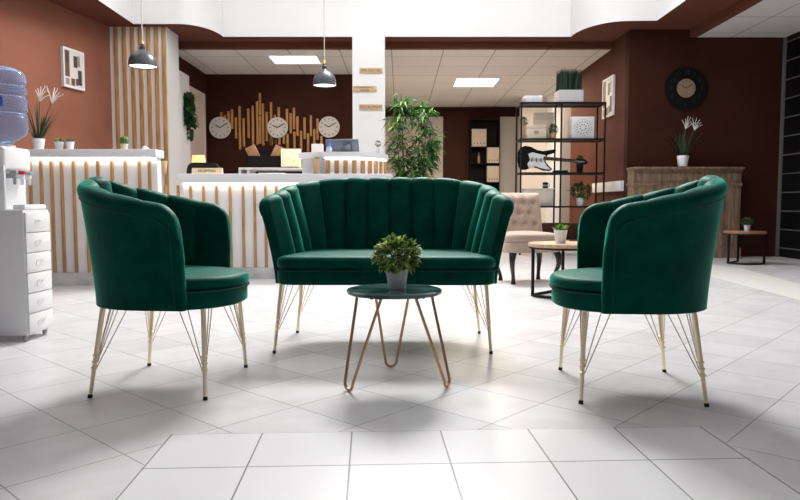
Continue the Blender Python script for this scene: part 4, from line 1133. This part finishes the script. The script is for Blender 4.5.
# ================================================================== ROUND SIDE TABLES
def ring_table(c, R, h, mt, label, rot, half=True):
    t = thing('side_table', label, 'table', c, rot)
    m = MB(); m.lathe([(0, h - .028), (R - .003, h - .028), (R, h - .024), (R, h - .004), (R - .003, h), (0, h)], n=56); m.build('tabletop', mt, t)
    rr = R - .012
    angs = [radians(195), radians(345), radians(80)]
    def arc(a0, a1, z, n=26): return [(rr * cos(lerp(a0, a1, i / n)), rr * sin(lerp(a0, a1, i / n)), z) for i in range(n + 1)]
    P = [Vector((rr * cos(a), rr * sin(a), 0)) for a in angs]
    m = MB(); m.tube(arc(angs[0], angs[1], .014), .012, 8); m.tube([P[0] + Vector((0, 0, .014)), P[2] + Vector((0, 0, .014))], .012, 8); m.build('base_bar', black_metal, t)
    m = MB(); m.tube(arc(0, 2 * pi, h - .036, 40)[:-1], .009, 8, closed=True); m.build('top_ring', black_metal, t)
    for p in P:
        m = MB(); m.b2((p.x - .012, p.y - .012, .004), (p.x + .012, p.y + .012, h - .029), .003); m.build('leg', black_metal, t)
lg = FL(532.5, 296.5); hz1 = .432
R1 = .30; c1 = Vector((lg.x + .288 * cos(radians(15)), lg.y + .288 * sin(radians(15)), 0))
hz1 = A(565, 243, c1.y).z
ring_table(c1, R1, hz1, top_wood, 'round pale wood side table with black frame beside the right armchair', 0)
pz = A(560.3, 240.5, c1.y); pz.z = hz1
r = random.Random(31)
small_plant(560.5, 241.5, c1.y - .05, hz1, 13.5, 13.5, 'yellow green succulent in white pot on the pale wood table', 'succulent', ceramic, 31, fh=11)
lg = FL(726, 264); R2 = W(19.5, 8.55); c2 = Vector((A(743.5, 264, 8.55).x, 8.55, 0)); hz2 = A(743, 231, 8.55).z
ring_table(c2, R2, hz2, rust_wood, 'round reddish wood side table with black frame beside the mantel', 0)
small_plant(747, 231, 8.52, hz2, 6.5, 6.2, 'little leafy plant in white pot on the reddish side table', 'bush', ceramic, 33, fh=8)

# ================================================================== MANTEL AND RECORD CLOCK
Ym0 = 9.45
x0, x1 = A(634, 200, Ym0).x, A(741, 200, Ym0).x; zm = A(690, 167, Ym0).z
t = thing('mantelpiece', 'weathered wooden fireplace mantel with fluted legs against the brown wall', 'mantel', ((x0 + x1) / 2, Ym0 + .14, 0)); hw = (x1 - x0) / 2; lw = .30
for sx in (-1, 1):
    m = MB(); xo, xi = sx * hw, sx * (hw - lw); lo, hi = min(xo, xi), max(xo, xi)
    m.b2((lo, -.13, .14), (hi, .15, zm - .22)); m.b2((lo - .02, -.15, 0), (hi + .02, .15, .14), .004); m.b2((lo - .015, -.145, zm - .26), (hi + .015, .15, zm - .22), .004)
    for k in range(5): m.b2((lo + .035 + k * .05, -.145, .18), (lo + .065 + k * .05, -.129, zm - .3), .004)
    m.build('fluted_leg', old_wood, t, smooth=False)
m = MB(); m.b2((-hw, -.13, zm - .22), (hw, .15, zm - .06)); m.b2((-hw + lw, -.12, zm - .40), (hw - lw, .15, zm - .22))
for a_, b_ in ((-hw + .04, -hw + .26), (-hw + .34, hw - .34), (hw - .26, hw - .04)): m.b2((a_, -.142, zm - .195), (b_, -.129, zm - .09), .004)
m.build('frieze', old_wood, t, smooth=False)
m = MB(); m.b2((-hw - .005, -.16, zm - .06), (hw + .005, .15, zm - .032), .003); m.b2((-hw - .02, -.19, zm - .032), (hw + .02, .15, zm), .005); m.build('mantel_shelf', old_wood, t)
m = MB(); m.b2((-hw + lw, .10, 0), (hw - lw, .15, zm - .22)); m.build('firebox_back', black_box, t, smooth=False)

c = A(685, 88.7, YW); R = W(21.2, YW)
t = thing('record_clock', 'black vinyl record wall clock with tan dial above the mantel', 'clock', (c.x, YW - .03, c.z))
m = MB(); pr = [(0, 0), (R, 0), (R, .006)]
for k in range(12): q = R * (.97 - .042 * k); pr += [(q, .008), (q - R * .02, .0065)]
pr += [(R * .43, .008), (0, .008)]
m.lathe(pr, n=72, axis='y'); m.build('record', vinyl, t)
m = MB(); m.lathe([(0, .007), (R * .43, .007), (R * .43, .011), (0, .011)], n=40, axis='y'); m.build('dial', dial_tan, t)
m = MB()
for k in range(12): a = 2 * pi * k / 12; m.box((sin(a) * R * .34, -.012, cos(a) * R * .34), (.006, .003, .022), Matrix.Rotation(a, 3, 'Y'))
m.build('hour_marks', ink, t, smooth=False)
for ang, ln, nm in ((-60, .22, 'hour_hand'), (55, .33, 'minute_hand')):
    a = radians(ang); m = MB(); m.box((sin(a) * R * ln / 2, -.015, cos(a) * R * ln / 2), (.010, .003, R * ln), Matrix.Rotation(a, 3, 'Y')); m.build(nm, ink, t, smooth=False)
for k, num in enumerate(('12', '1', '2', '3', '4', '5', '6', '7', '8', '9', '10', '11')):
    a = 2 * pi * k / 12; text_mesh('numeral', num, .085, bpy.data.materials.get('numeral_grey') or mat('numeral_grey', (.02, .02, .022), .5), t, (sin(a) * R * .72, -.0085, cos(a) * R * .72))
m = MB(); m.lathe([(0, -.029), (.05, -.029), (.05, 0), (0, 0)], n=20, axis='y'); m.build('movement', black, t)
